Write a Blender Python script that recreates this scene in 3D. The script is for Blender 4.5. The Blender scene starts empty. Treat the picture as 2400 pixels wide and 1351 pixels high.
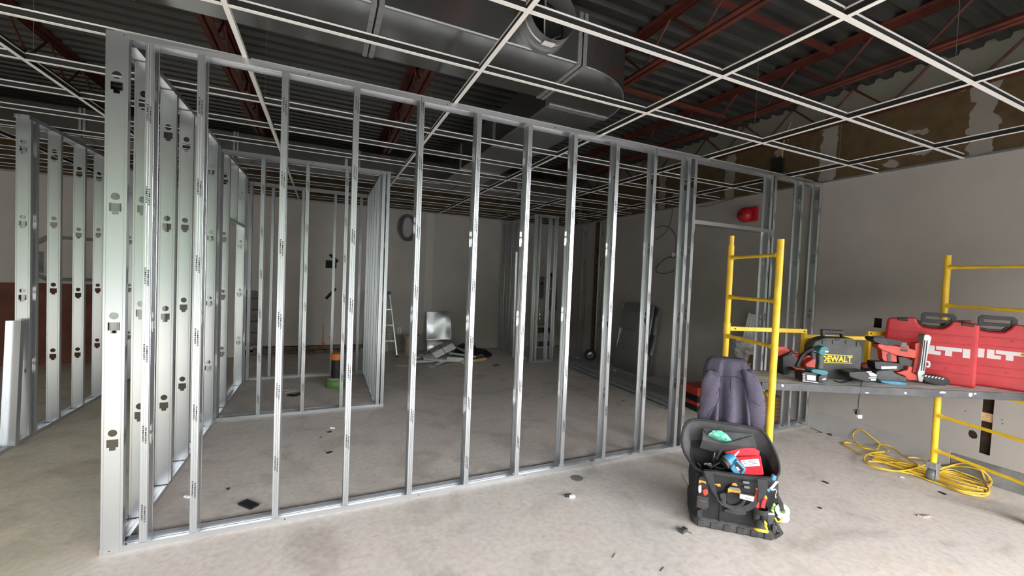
import bpy, bmesh, math, random
from mathutils import Vector, Matrix
from mathutils.geometry import tessellate_polygon
random.seed(7)
C = bpy.context.scene.collection
PI = math.pi
# ---------------------------------------------------------------- camera
YAW, PITCH, ROLL, FPX, CAMZ = .426761, -.029569, .040786, 966.65, 1.55
def cam_axes():
    cy, sy = math.cos(YAW), math.sin(YAW)
    fw, rt, up = Vector((sy, cy, 0)), Vector((cy, -sy, 0)), Vector((0, 0, 1))
    f2 = fw*math.cos(PITCH)+up*math.sin(PITCH); u2 = up*math.cos(PITCH)-fw*math.sin(PITCH)
    return rt*math.cos(ROLL)+u2*math.sin(ROLL), u2*math.cos(ROLL)-rt*math.sin(ROLL), f2
CR, CU, CF = cam_axes()
cam_d = bpy.data.cameras.new('camera'); cam = bpy.data.objects.new('camera', cam_d); C.objects.link(cam)
cam_d.sensor_fit = 'HORIZONTAL'; cam_d.sensor_width = 36; cam_d.lens = 36*FPX/2400; cam_d.clip_start = .02; cam_d.clip_end = 300
mw = Matrix((CR, CU, -CF)).transposed().to_4x4(); mw.translation = (0, 0, CAMZ); cam.matrix_world = mw
bpy.context.scene.camera = cam
# survey helpers: where the sight line through a photograph point meets a level or upright plane of the room
EYE = Vector((0, 0, CAMZ))
def ray(x, y): return CR*((x-1200)/FPX)-CU*((y-675.5)/FPX)+CF
def onz(x, y, z): d = ray(x, y); return EYE+d*((z-CAMZ)/d.z)
def ony(x, y, Y): d = ray(x, y); return EYE+d*(Y/d.y)
def onx(x, y, X): d = ray(x, y); return EYE+d*(X/d.x)
# ---------------------------------------------------------------- world, daylight, exposure
S = bpy.context.scene
S.view_settings.view_transform = 'Standard'; S.view_settings.look = 'None'
S.view_settings.gamma = 1; S.view_settings.use_curve_mapping = False
S.view_settings.exposure = 0.1
W = bpy.data.worlds.new('overcast_sky'); S.world = W; W.use_nodes = True
bg = W.node_tree.nodes['Background']; bg.inputs[0].default_value = (.975, .985, 1.0, 1); bg.inputs[1].default_value = 28.0
S.cycles.use_denoising = True
try: S.cycles.denoiser = 'OPENIMAGEDENOISE'
except Exception: pass
S.cycles.max_bounces = 10; S.cycles.diffuse_bounces = 6; S.cycles.glossy_bounces = 5
S.cycles.sample_clamp_indirect = 6; S.cycles.caustics_reflective = True; S.cycles.blur_glossy = 1.0
WY = -3.0                                        # the shop front behind the camera
WIN = [(-7.0, 8.3, .10, 2.80)]
for x0, x1, z0, z1 in WIN:                       # sampling portals in the glazed openings: they give off no light
    L = bpy.data.lights.new('window_portal', 'AREA'); L.shape = 'RECTANGLE'; L.size = x1-x0; L.size_y = z1-z0
    o = bpy.data.objects.new('window_portal', L); C.objects.link(o)
    o.location = ((x0+x1)/2, WY+.02, (z0+z1)/2); o.rotation_euler = (PI/2, 0, 0); L.cycles.is_portal = True
# ---------------------------------------------------------------- materials
def mat(name, col, rough=.5, metal=0., var=.0, scale=8., bump=0., bscale=60., rvar=0., col2=None, detail=4., spec=None, stretch=None):
    m = bpy.data.materials.new(name); m.use_nodes = True
    nt = m.node_tree; p = nt.nodes['Principled BSDF']; N = nt.nodes.new; K = nt.links.new
    p.inputs['Base Color'].default_value = (*col, 1); p.inputs['Roughness'].default_value = rough; p.inputs['Metallic'].default_value = metal
    if spec is not None: p.inputs['Specular IOR Level'].default_value = spec
    if var or bump or rvar or col2:
        tc = N('ShaderNodeTexCoord'); src = tc.outputs['Object']
        if stretch:
            mp = N('ShaderNodeMapping'); mp.inputs['Scale'].default_value = stretch; K(src, mp.inputs[0]); src = mp.outputs[0]
        nz = N('ShaderNodeTexNoise'); nz.inputs['Scale'].default_value = scale; nz.inputs['Detail'].default_value = detail; K(src, nz.inputs['Vector'])
        if var or col2:
            r = N('ShaderNodeValToRGB'); e = r.color_ramp.elements
            a = col if col2 else tuple(c*(1-var) for c in col); b = col2 if col2 else tuple(min(1, c*(1+var)) for c in col)
            e[0].position = .32; e[1].position = .68; e[0].color = (*a, 1); e[1].color = (*b, 1)
            K(nz.outputs['Fac'], r.inputs[0]); K(r.outputs[0], p.inputs['Base Color'])
        if rvar:
            mr = N('ShaderNodeMapRange'); mr.inputs[3].default_value = rough-rvar; mr.inputs[4].default_value = rough+rvar
            mr.inputs[1].default_value = .3; mr.inputs[2].default_value = .7
            K(nz.outputs['Fac'], mr.inputs[0]); K(mr.outputs[0], p.inputs['Roughness'])
        if bump:
            n2 = N('ShaderNodeTexNoise'); n2.inputs['Scale'].default_value = bscale; n2.inputs['Detail'].default_value = 3; K(src, n2.inputs['Vector'])
            b = N('ShaderNodeBump'); b.inputs['Strength'].default_value = bump; b.inputs['Distance'].default_value = .01
            K(n2.outputs['Fac'], b.inputs['Height']); K(b.outputs[0], p.inputs['Normal'])
    return m
M = {}
M['galv'] = mat('galvanised_steel', (.54, .555, .57), .30, .90)
M['galv_dull'] = mat('dull_galvanised_steel', (.34, .345, .35), .42, .85)
M['duct'] = mat('duct_sheet_steel', (.36, .365, .36), .24, .95, .04, 3)
M['seam'] = mat('duct_flange_steel', (.42, .43, .43), .5, .75, .2, 60, .05, 90)
M['ink'] = mat('stencil_ink', (.03, .03, .035), .6)
M['tee'] = mat('tee_white_enamel', (.82, .81, .78), .38)
M['teeweb'] = mat('tee_web_steel', (.045, .045, .044), .5, .6)
M['red_steel'] = mat('red_oxide_primer', (.085, .018, .011), .6, 0, .35, 6, .1, 50)
M['deck'] = mat('zinc_roof_deck', (.045, .045, .042), .5, .3, .25, 3, .05, 20, .05)
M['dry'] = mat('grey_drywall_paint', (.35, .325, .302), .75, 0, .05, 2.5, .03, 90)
M['dry_lifted'] = mat('grey_drywall_paint_lifted', (.46, .428, .403), .8, 0, .06, 2, .03, 90)  # lighter copy of the drywall paint: rear wall's missing light put in colour
M['tape'] = mat('joint_tape_coat', (.55, .52, .49), .8)
M['dryw'] = mat('drywall_base_band', (.33, .317, .312), .8, 0, .08, 5, .05, 60)
M['curb'] = mat('concrete_curb', (.16, .165, .16), .85, 0, .3, 8, .2, 40)
M['yellow'] = mat('yellow_scaffold_enamel', (.86, .55, .03), .38, 0, .12, 14, .03, 80, .08)
M['plank'] = mat('grey_plank_top', (.44, .425, .40), .7, 0, .35, 7, .15, 60, stretch=(1, 6, 1))
M['plank_edge'] = mat('shaded_plank_edge', (.062, .062, .067), .6, 0, .3, 9, .1, 60)  # darker than the top: weaker light on the edge put in colour
M['black'] = mat('black_plastic', (.010, .010, .011), .42, 0, .3, 30, .05, 120)
M['black_rub'] = mat('worn_black_rubber', (.024, .023, .022), .65, 0, .5, 14, .15, 60)
M['cordura'] = mat('black_woven_nylon', (.013, .013, .014), .8, 0, .4, 18, .2, 300)
M['cordura_in'] = mat('grey_nylon_lining', (.055, .053, .055), .8, 0, .3, 10, .15, 200)
M['web'] = mat('black_webbing', (.022, .022, .024), .75, 0, .3, 40, .2, 400)
M['hred'] = mat('red_case_plastic', (.46, .016, .024), .42, 0, .12, 9, .04, 80)
M['red'] = mat('red_tool_plastic', (.42, .04, .025), .45, 0, .2, 20, .03, 90)
M['redbag'] = mat('red_pouch_fabric', (.68, .02, .035), .6, 0, .15, 10, .1, 60)
M['orange'] = mat('orange_trim', (.62, .25, .02), .5, 0, .2, 30)
M['white'] = mat('white_plastic', (.80, .80, .79), .5)
M['paper'] = mat('printed_label_paper', (.75, .74, .74), .6, 0, .12, 60)
M['logo'] = mat('light_grey_logo_print', (.62, .60, .60), .5)
M['teal'] = mat('teal_tool_plastic', (.012, .13, .15), .42, 0, .25, 25)
M['blue'] = mat('blue_tool_plastic', (.05, .22, .36), .45, 0, .2, 25)
M['dgrey'] = mat('dark_grey_case', (.045, .047, .048), .5, 0, .35, 10, .1, 70)
M['yprint'] = mat('yellow_print', (.87, .58, .02), .45)
M['hoodie'] = mat('purple_grey_fleece', (.082, .070, .105), .9, 0, .22, 120, .35, 260, detail=2)
M['seamline'] = mat('dark_seam_thread', (.025, .02, .03), .9)
M['ycord'] = mat('yellow_cord_jacket', (.66, .43, .04), .45, 0, .12, 30)
M['wire'] = mat('grey_cable_jacket', (.10, .10, .10), .5)
M['alu'] = mat('ladder_aluminium', (.62, .62, .61), .35, .8, .1, 20)
M['bucket'] = mat('stained_bucket_plastic', (.62, .52, .46), .55, 0, .25, 12, col2=(.42, .32, .26))
M['cardlite'] = mat('corrugated_edge', (.24, .145, .075), .85, 0, .2, 10)
M['wood'] = mat('pale_lumber', (.55, .36, .19), .65, 0, .25, 5, .05, 40, stretch=(1, 12, 12))
M['brick'] = mat('old_brick', (.15, .095, .06), .85, 0, .45, 14, .3, 60)
M['block'] = mat('bare_concrete_block', (.17, .165, .155), .9, 0, .25, 9, .3, 60)
M['green'] = mat('green_plastic', (.08, .20, .04), .45, 0, .15, 20)
M['lime'] = mat('lime_green_plastic', (.30, .75, .15), .45)
M['gpack'] = mat('green_clear_wrapper', (.10, .45, .30), .2, 0, .5, 40)
M['dark'] = mat('dark_void', (.012, .012, .012), .9)
M['cavity'] = mat('wall_cavity_board', (.10, .065, .045), .9, 0, .4, 12, .2, 40)
M['panelgrey'] = mat('grey_electrical_enamel', (.16, .165, .16), .45, .1, .1, 6)
M['cream'] = mat('cream_appliance_enamel', (.46, .44, .40), .5, 0, .1, 8)
M['copper'] = mat('copper_pipe', (.60, .32, .18), .35, .9, .2, 20)
M['card'] = mat('brown_cardboard', (.17, .095, .045), .85, 0, .2, 10, .1, 90)
M['plast'] = mat('crumpled_clear_wrap', (.50, .50, .49), .25, 0, .3, 18, .6, 25)
M['bellred'] = mat('red_alarm_enamel', (.45, .012, .02), .3)
M['brownpanel'] = mat('red_brown_panel', (.13, .04, .022), .7, 0, .3, 4, .1, 30)
M['glove'] = mat('lens_white', (.75, .78, .72), .3)
M['chrome'] = mat('bright_steel', (.72, .72, .72), .22, 1., .1, 30)
M['orangep'] = mat('orange_pipe_cap', (.75, .20, .03), .45)
M['wheel'] = mat('tyre_rubber', (.02, .02, .02), .7)
M['leaf'] = mat('tree_foliage', (.036, .055, .028), .9, 0, .5, 1.2)
M['asphalt'] = mat('light_pavement', (.035, .038, .042), .9, 0, .1, 1)
M['frame'] = mat('bronze_window_frame', (.10, .10, .11), .4, .6)
M['limeside'] = mat('pale_lime_tape', (.72, .80, .50), .5)
# ---------------------------------------------------------------- mesh helpers
class MB:
    def __init__(s): s.v, s.f, s.sm = [], [], []
    def add(s, vs, fs, smooth=False):
        b = len(s.v); s.v += [tuple(v) for v in vs]
        for f in fs: s.f.append(tuple(b+i for i in f)); s.sm.append(smooth)
        return s
    def box(s, lo, hi, m=None):
        x0, y0, z0 = lo; x1, y1, z1 = hi
        vs = [Vector(p) for p in ((x0,y0,z0),(x1,y0,z0),(x1,y1,z0),(x0,y1,z0),(x0,y0,z1),(x1,y0,z1),(x1,y1,z1),(x0,y1,z1))]
        if m: vs = [m @ v for v in vs]
        return s.add(vs, [(0,3,2,1),(4,5,6,7),(0,1,5,4),(1,2,6,5),(2,3,7,6),(3,0,4,7)])
    def bar(s, a, b, w, t, up=(0,0,1)):          # rectangular bar from a to b
        a, b = Vector(a), Vector(b); d = (b-a).normalized(); up = Vector(up)
        sd = d.cross(up)
        if sd.length < 1e-4: sd = d.cross(Vector((1,0,0)))
        sd.normalize(); u = sd.cross(d)
        vs = [p+sd*i*w/2+u*j*t/2 for p in (a, b) for i, j in ((-1,-1),(1,-1),(1,1),(-1,1))]
        return s.add(vs, [(0,1,2,3),(7,6,5,4),(0,4,5,1),(1,5,6,2),(2,6,7,3),(3,7,4,0)])
    def tube(s, pts, r, n=10, cap=True, closed=False):
        pts = [Vector(p) for p in pts]; k = len(pts); rr = r if isinstance(r, (list, tuple)) else [r]*k
        up = None; rings = []
        for i, p in enumerate(pts):
            a = pts[i-1] if (i or closed) else pts[0]; b = pts[(i+1) % k] if (i < k-1 or closed) else pts[-1]
            d = (b-a).normalized()
            if up is None: up = d.orthogonal().normalized()
            up = up-d*up.dot(d)
            if up.length < 1e-5: up = d.orthogonal()
            up.normalize(); sd = d.cross(up)
            rings.append([p+(up*math.cos(2*PI*j/n)+sd*math.sin(2*PI*j/n))*rr[i] for j in range(n)])
        vs = [v for g in rings for v in g]; fs = []
        for i in range(k if closed else k-1):
            i2 = (i+1) % k
            for j in range(n): fs.append((i*n+j, i*n+(j+1) % n, i2*n+(j+1) % n, i2*n+j))
        s.add(vs, fs, True)
        if cap and not closed: s.add(rings[0], [tuple(range(n))[::-1]]); s.add(rings[-1], [tuple(range(n))])
        return s
    def lathe(s, prof, c=(0,0,0), axis=(0,0,1), n=20, cap=True):
        ax = Vector(axis).normalized(); u = ax.orthogonal().normalized(); w = ax.cross(u); c = Vector(c)
        vs = [c+ax*h+(u*math.cos(2*PI*j/n)+w*math.sin(2*PI*j/n))*r for r, h in prof for j in range(n)]
        fs = [(i*n+j, i*n+(j+1) % n, (i+1)*n+(j+1) % n, (i+1)*n+j) for i in range(len(prof)-1) for j in range(n)]
        s.add(vs, fs, True)
        if cap: s.add(vs[:n], [tuple(range(n))[::-1]]); s.add(vs[-n:], [tuple(range(n))])
        return s
    def prism(s, poly, h0, h1, m=None, holes=()):  # 2-D outline (x,y) pushed from z=h0 to z=h1, then through m
        loops = [list(poly)]+[list(h) for h in holes]; flat = [p for l in loops for p in l]; n = len(flat)
        tri = tessellate_polygon([[Vector((x, y, 0)) for x, y in l] for l in loops]) if (holes or len(poly) > 4) else [(0,1,2,3)[:len(poly)]]
        f0, f1 = [], []
        for t in tri:
            ar = sum(flat[t[i]][0]*flat[t[(i+1)%len(t)]][1]-flat[t[(i+1)%len(t)]][0]*flat[t[i]][1] for i in range(len(t)))
            t = tuple(t) if ar > 0 else tuple(t[::-1])
            f1.append(tuple(n+i for i in t)); f0.append(t[::-1])
        fs = f0+f1; b = 0
        for li, l in enumerate(loops):
            k = len(l); ar = sum(l[i][0]*l[(i+1)%k][1]-l[(i+1)%k][0]*l[i][1] for i in range(k))
            fw = (ar > 0) == (li == 0)
            for i in range(k):
                q = (b+i, b+(i+1)%k, n+b+(i+1)%k, n+b+i); fs.append(q if fw else q[::-1])
            b += k
        vs = [Vector((x, y, h0)) for x, y in flat]+[Vector((x, y, h1)) for x, y in flat]
        if m: vs = [m @ v for v in vs]
        return s.add(vs, fs)
    def loft(s, rings, closed=True, smooth=True, cap0=False, cap1=False):
        n = len(rings[0]); vs = [v for g in rings for v in g]; fs = []
        for i in range(len(rings)-1):
            for j in range(n if closed else n-1): fs.append((i*n+j, i*n+(j+1) % n, (i+1)*n+(j+1) % n, (i+1)*n+j))
        s.add(vs, fs, smooth)
        if cap0: s.add(rings[0], [tuple(range(n))[::-1]], False)
        if cap1: s.add(rings[-1], [tuple(range(n))], False)
        return s
    def mesh(s, name):
        me = bpy.data.meshes.new(name); me.from_pydata(s.v, [], s.f); me.polygons.foreach_set('use_smooth', s.sm); me.update()
        if any(s.sm): me.set_sharp_from_angle(angle=.75)
        return me
    def build(s, name, material, parent=None, bevel=0., loc=None, seg=2, subsurf=0):
        return link(name, s.mesh(name), material, parent, bevel, loc, seg, subsurf)
def link(name, me, material, parent=None, bevel=0., loc=None, seg=2, subsurf=0):
    if material and not me.materials: me.materials.append(M[material])
    o = bpy.data.objects.new(name, me); C.objects.link(o)
    if parent is not None: o.parent = parent
    if loc is not None: o.location = loc
    if bevel:
        b = o.modifiers.new('bevel', 'BEVEL'); b.width = bevel; b.segments = seg; b.limit_method = 'ANGLE'; b.angle_limit = .6
        b.harden_normals = False
    if subsurf:
        b = o.modifiers.new('subsurf', 'SUBSURF'); b.levels = subsurf; b.render_levels = subsurf
    return o
def tag(o, label, cat, group=None, kind=None):
    o['label'] = label; o['category'] = cat
    if group: o['group'] = group
    o['kind'] = kind or 'thing'
    return o
def thing(name, label, cat, loc=(0,0,0), rz=0., group=None, rot=None):
    o = bpy.data.objects.new(name, None); C.objects.link(o); o.empty_display_size = .1
    o.location = loc; o.rotation_euler = rot if rot else (0, 0, rz)
    return tag(o, label, cat, group)
def struct(o): o['kind'] = 'structure'; return o
def text_mesh(body, size, extrude=.0, bold=0.):
    cu = bpy.data.curves.new('txt', 'FONT'); cu.body = body; cu.size = size; cu.align_x = 'CENTER'; cu.align_y = 'CENTER'; cu.extrude = extrude; cu.offset = bold
    cu.resolution_u = 2
    t = bpy.data.objects.new('txt', cu); C.objects.link(t); bpy.context.view_layer.update()
    me = bpy.data.meshes.new_from_object(t); bpy.data.objects.remove(t); bpy.data.curves.remove(cu)
    return [v.co.copy() for v in me.vertices], [tuple(p.vertices) for p in me.polygons]
def copy_tree(o, loc, rz=None):                  # a thing with copies of its parts and sub-parts (mesh data shared)
    r = o.copy(); C.objects.link(r); r.location = loc
    if rz is not None: r.rotation_euler = (0, 0, rz)
    for ch in list(o.children):
        c = ch.copy(); C.objects.link(c); c.parent = r
        for g in list(ch.children): d = g.copy(); C.objects.link(d); d.parent = c
    return r
def circ(cx, cy, r, n=14, ry=None): return [(cx+r*math.cos(2*PI*i/n), cy+(ry or r)*math.sin(2*PI*i/n)) for i in range(n)]
XZ = Matrix(((1,0,0,0),(0,0,-1,0),(0,1,0,0),(0,0,0,1)))     # outline x,y -> x,z ; push towards -y
YZ = Matrix(((0,0,1,0),(1,0,0,0),(0,1,0,0),(0,0,0,1)))      # outline x,y -> y,z ; push towards +x
# ================================================================ THE SETTING
BY, RX, LX, DECK, GZ = 8.15, 5.0, -9.0, 3.64, 2.716
def floor_mat():
    m = mat('concrete_slab', (.45, .42, .395), .62); nt = m.node_tree; N = nt.nodes.new; K = nt.links.new; p = nt.nodes['Principled BSDF']
    tc = N('ShaderNodeTexCoord'); o = tc.outputs['Object']
    def noise(sc, det, dist=0.):
        n = N('ShaderNodeTexNoise'); n.inputs['Scale'].default_value = sc; n.inputs['Detail'].default_value = det; n.inputs['Distortion'].default_value = dist; K(o, n.inputs['Vector']); return n.outputs['Fac']
    def ramp(f, stops):
        r = N('ShaderNodeValToRGB'); e = r.color_ramp.elements
        while len(e) < len(stops): e.new(.5)
        for i, (a, c) in enumerate(stops): e[i].position = a; e[i].color = (*c, 1)
        K(f, r.inputs[0]); return r.outputs[0]
    def mix(f, a, b, t='MIX'):
        x = N('ShaderNodeMix'); x.data_type = 'RGBA'; x.blend_type = t
        if isinstance(f, float): x.inputs[0].default_value = f
        else: K(f, x.inputs[0])
        K(a, x.inputs[6]); K(b, x.inputs[7]); return x.outputs[2]
    base = ramp(noise(.55, 3, .6), [(.30, (.52, .485, .46)), (.5, (.60, .545, .50)), (.70, (.63, .57, .525))])
    st = ramp(noise(2.3, 6, 1.2), [(.30, (.70, .68, .66)), (.46, (.95, .95, .95)), (.55, (1, 1, 1)), (.72, (1.0, .94, .89))])
    fine = ramp(noise(28, 8, .4), [(.25, (.80, .80, .80)), (.6, (1, 1, 1))])
    pink = ramp(noise(.9, 4, 2.), [(.60, (0, 0, 0)), (.74, (1, 1, 1))])
    pc = N('ShaderNodeRGB'); pc.outputs[0].default_value = (.60, .42, .33, 1)
    c = mix(.8, base, st, 'MULTIPLY'); c = mix(1., c, fine, 'MULTIPLY')
    pf = N('ShaderNodeMath'); pf.operation = 'MULTIPLY'; pf.inputs[1].default_value = .35; K(pink, pf.inputs[0])
    c = mix(pf.outputs[0], c, pc.outputs[0])
    # the slab is tinted olive left of the stud partition
    sp = N('ShaderNodeSeparateXYZ'); K(o, sp.inputs[0])
    w = N('ShaderNodeMath'); w.operation = 'MULTIPLY_ADD'; w.inputs[1].default_value = .35; K(noise(1.5, 4), w.inputs[0]); K(sp.outputs[0], w.inputs[2])
    mr = N('ShaderNodeMapRange'); mr.inputs[1].default_value = -.72; mr.inputs[2].default_value = -1.15; K(w.outputs[0], mr.inputs[0])
    ol = N('ShaderNodeRGB'); ol.outputs[0].default_value = (.92, .92, .78, 1)
    c = mix(mr.outputs[0], c, mix(1., c, ol.outputs[0], 'MULTIPLY'))
    K(c, p.inputs['Base Color'])
    b = N('ShaderNodeBump'); b.inputs['Strength'].default_value = .25; b.inputs['Distance'].default_value = .006; K(noise(14, 8, .5), b.inputs['Height']); K(b.outputs[0], p.inputs['Normal'])
    r2 = N('ShaderNodeMapRange'); r2.inputs[3].default_value = .48; r2.inputs[4].default_value = .75; K(noise(3, 5), r2.inputs[0]); K(r2.outputs[0], p.inputs['Roughness'])
    return m
M['floor'] = floor_mat()
def board_mat():                                  # unfinished brown board above the ceiling line: taped joints, patches, grey sprayed top
    m = mat('brown_unfinished_board', (.20, .13, .05), .85); nt = m.node_tree; N = nt.nodes.new; K = nt.links.new; p = nt.nodes['Principled BSDF']
    tc = N('ShaderNodeTexCoord'); sp = N('ShaderNodeSeparateXYZ'); K(tc.outputs['Object'], sp.inputs[0])
    nz = N('ShaderNodeTexNoise'); nz.inputs['Scale'].default_value = 9; nz.inputs['Detail'].default_value = 5; K(tc.outputs['Object'], nz.inputs['Vector'])
    def mth(op, a, b=None, c=None):
        x = N('ShaderNodeMath'); x.operation = op
        for i, v in enumerate((a, b, c)):
            if v is None: continue
            if isinstance(v, (int, float)): x.inputs[i].default_value = v
            else: K(v, x.inputs[i])
        return x.outputs[0]
    wob = mth('MULTIPLY_ADD', nz.outputs['Fac'], .16, -.08)
    y, z = mth('ADD', sp.outputs[1], wob), mth('ADD', sp.outputs[2], wob)
    mask = None
    for yc, w in ((1.58, .085), (2.75, .075), (3.96, .07), (5.2, .07), (6.4, .07), (7.6, .07)):
        t = mth('LESS_THAN', mth('ABSOLUTE', mth('SUBTRACT', y, yc)), w); mask = t if mask is None else mth('MAXIMUM', mask, t)
    for yc, zc, a, b in ((2.02, 3.06, .08, .03), (1.93, 2.87, .12, .05), (3.05, 2.87, .06, .05), (2.2, 2.80, .05, .04), (3.30, 3.17, .05, .06), (4.9, 2.9, .08, .05)):
        d = mth('ADD', mth('POWER', mth('DIVIDE', mth('SUBTRACT', y, yc), a), 2), mth('POWER', mth('DIVIDE', mth('SUBTRACT', z, zc), b), 2))
        mask = mth('MAXIMUM', mask, mth('LESS_THAN', d, 1.))
    top = mth('GREATER_THAN', mth('MULTIPLY_ADD', wob, 1.6, z), 3.36)
    r = N('ShaderNodeValToRGB'); K(nz.outputs['Fac'], r.inputs[0]); e = r.color_ramp.elements
    e[0].position = .3; e[0].color = (.075, .048, .02, 1); e[1].position = .7; e[1].color = (.115, .078, .034, 1)
    def mix(f, a, col):
        x = N('ShaderNodeMix'); x.data_type = 'RGBA'; K(f, x.inputs[0]); K(a, x.inputs[6]); x.inputs[7].default_value = (*col, 1); return x.outputs[2]
    c = mix(mask, r.outputs[0], (.26, .24, .21)); c = mix(top, c, (.23, .22, .18))
    K(c, p.inputs['Base Color']); return m
M['board'] = board_mat()
struct(MB().box((LX, WY-.2, -.15), (RX+3.7, BY+.3, 0)).build('floor', 'floor'))
# right wall: drywall with the cut-outs, cavity behind, base strip and curb
def rect(y0, z0, y1, z1, j=0.):
    r = random.Random(int(y0*100)); q = [(y0, z0), (y1, z0), (y1, z1), (y0, z1)]
    return [(a+r.uniform(-j, j), b+r.uniform(-j, j)) for a, b in q]
YR = -1.0
HOLES_R = [rect(2.18, 1.185, 2.245, 1.275, .004), rect(3.175, 1.23, 3.24, 1.34, .006), rect(1.40, .235, 1.468, .80, .003),
           [(1.482, .345), (1.51, .335), (1.53, .345), (1.538, .37), (1.532, .40), (1.51, .408), (1.49, .40), (1.478, .372)]]
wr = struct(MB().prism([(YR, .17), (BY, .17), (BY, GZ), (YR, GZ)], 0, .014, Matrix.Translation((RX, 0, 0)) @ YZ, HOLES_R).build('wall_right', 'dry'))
MB().box((RX+.10, YR, 0), (RX+.14, BY, DECK)).build('backing_board', 'cavity', wr)
MB().box((RX+.002, YR, GZ), (RX+.10, BY, DECK+.04)).build('upper_board', 'board', wr)
MB().box((RX-.006, 1.63, 0), (RX+.014, BY, .19)).build('base_strip', 'dryw', wr, .002)
MB().box((RX-.002, YR, 0), (RX+.014, 1.628, .168)).build('curb', 'curb', wr, .004)
MB().box((RX+.012, 1.36, .505), (RX+.05, 1.50, .575)).build('blocking', 'wood', wr)
b = MB()
for y, z in ((1.56, .555), (1.35, .55), (1.345, .52), (2.6, .75), (1.9, .6)): b.lathe([(.004, 0), (.004, .004)], (RX-.0015, y, z), (1, 0, 0), 8)
b.build('screw_hole', 'dark', wr)
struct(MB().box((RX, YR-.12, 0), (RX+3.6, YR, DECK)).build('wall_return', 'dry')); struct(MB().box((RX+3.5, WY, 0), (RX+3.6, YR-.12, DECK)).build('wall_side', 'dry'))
# the junction opening in the brown board, with its loose wire
h = MB().box((RX-.03, 3.23, 2.93), (RX+.005, 3.37, 3.12)).build('junction_opening', 'dark', wr)
MB().tube([(RX-.03, 3.24, 3.1), (RX-.06, 3.22, 3.25), (RX-.05, 3.2, 3.36), (RX-.02, 3.17, 3.5)], .006, 6).build('loose_wire', 'wood', wr)
# back wall
bx0, bx1 = ony(566, 700, BY).x, ony(606, 700, BY).x; bz1 = ony(590, 681, BY).z
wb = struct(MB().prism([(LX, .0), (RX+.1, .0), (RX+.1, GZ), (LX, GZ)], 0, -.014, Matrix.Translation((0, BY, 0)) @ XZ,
     [[(bx0, .12), (bx1, .12), (bx1, bz1-.02), (bx0+.2, bz1), (bx0, bz1+.01)], [(-1.20, .004), (.62, .004), (.62, .16), (-1.20, .165)]]).build('wall_back', 'dry_lifted'))
MB().box((LX, BY+.002, GZ), (RX+.1, BY+.1, DECK+.04)).build('upper_board', 'board', wb)
MB().box((LX, BY+.07, 0), (RX+.1, BY+.1, GZ)).build('backing_board', 'cavity', wb)
r = random.Random(3)
bm = MB().box((-.098, 0, 0), (.098, .06, .070)).mesh('brick')
for row in range(2):
    for i in range(9):
        x = -1.09+i*.205+(.1 if row else 0)
        o = link('brick', bm, 'brick', wb, .006, (x, BY-.004-r.uniform(0, .012), .006+row*.078)); o.scale = (1, 1, r.uniform(.9, 1.02))
km = MB().box((-.19, 0, 0), (.19, .06, .185)).mesh('block')
for row in range(6):
    for i in range(3):
        o = link('block', km, 'block', wb, .005, ((bx0+bx1)/2-.3+i*.39+(.19 if row % 2 else 0)-.08, BY+.003+r.uniform(0, .008), .02+row*.195))
        if o.location.x-.19 > bx1+.25: bpy.data.objects.remove(o)
MB().box((LX, BY-.02, 0), (-2.72, BY-.002, 1.17)).build('wainscot', 'brownpanel', wb)
q = lambda x, y: ony(x, y, BY-.004)
bb = MB()
for a, c, w in (((84, 570), (132, 548), .07), ((132, 557), (232, 563), .05), ((95, 590), (95, 640), .06), ((82, 643), (132, 664), .06), ((132, 655), (238, 657), .05)):
    bb.bar(q(*a), q(*c), .004, w, (0, 0, 1)) if a[0] != c[0] else bb.bar(q(*a), q(*c), w, .004, (0, 1, 0))
bb.build('adhesive_strip', 'curb', wb)
a = ony(776, 620, BY); MB().box((a.x-.09, BY-.006, a.z-.07), (a.x+.09, BY+.002, a.z+.07)).build('box_opening', 'dark', wb)
bb = MB(); a = ony(781, 606, BY); bb.bar(a+Vector((-.06, -.004, .07)), a+Vector((.08, -.004, -.06)), .004, .05)
a = ony(774, 688, BY); bb.bar(a+Vector((-.07, -.004, -.1)), a+Vector((.09, -.004, .09)), .004, .05); bb.build('dark_tape', 'dark', wb)
bb = MB(); a = ony(757, 800, BY-.003)
for d in ((0, -.12, 0, .30, .012), (-.03, -.08, .03, -.02, .03), (.1, .06, .16, .1, .03)): bb.bar(a+Vector((d[0], -.003, d[1])), a+Vector((d[2], -.003, d[3])), .003, d[4], (1, 0, 0))
bb.build('spray_paint_mark', 'orangep', wb)
MB().box((ony(1003, 600, BY).x-.05, BY-.0035, .02), (ony(1013, 600, BY).x+.02, BY-.0015, GZ)).build('taped_joint', 'tape', wb)
wl = struct(MB().box((LX-.1, WY, 0), (LX, BY, DECK)).build('wall_left', 'dry'))
# shop-front wall behind the camera, with its glazed opening and mullions
wf = MB(); x0, x1, z0, z1 = WIN[0]
wf.box((LX, WY-.15, 0), (x0, WY, DECK)).box((x0, WY-.15, 0), (RX+3.6, WY, z0)).box((x0, WY-.15, z1), (RX+3.6, WY, DECK)).box((x1, WY-.15, z0), (RX+3.6, WY, z1))
struct(wf.build('wall_front', 'dry'))
wn = struct(MB().box((x0, WY-.12, z0), (x1, WY-.04, z0+.05)).box((x0, WY-.12, z1-.06), (x1, WY-.04, z1)).box((x0, WY-.12, 2.30), (x1, WY-.04, 2.37)).build('window_1', 'frame'))
mm = MB().box((-.03, -.12, z0), (.03, -.04, z1)).mesh('mullion')
for i in range(11): link('mullion', mm, 'frame', wn, 0, (x0+(x1-x0)*i/10, WY, 0))
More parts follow.
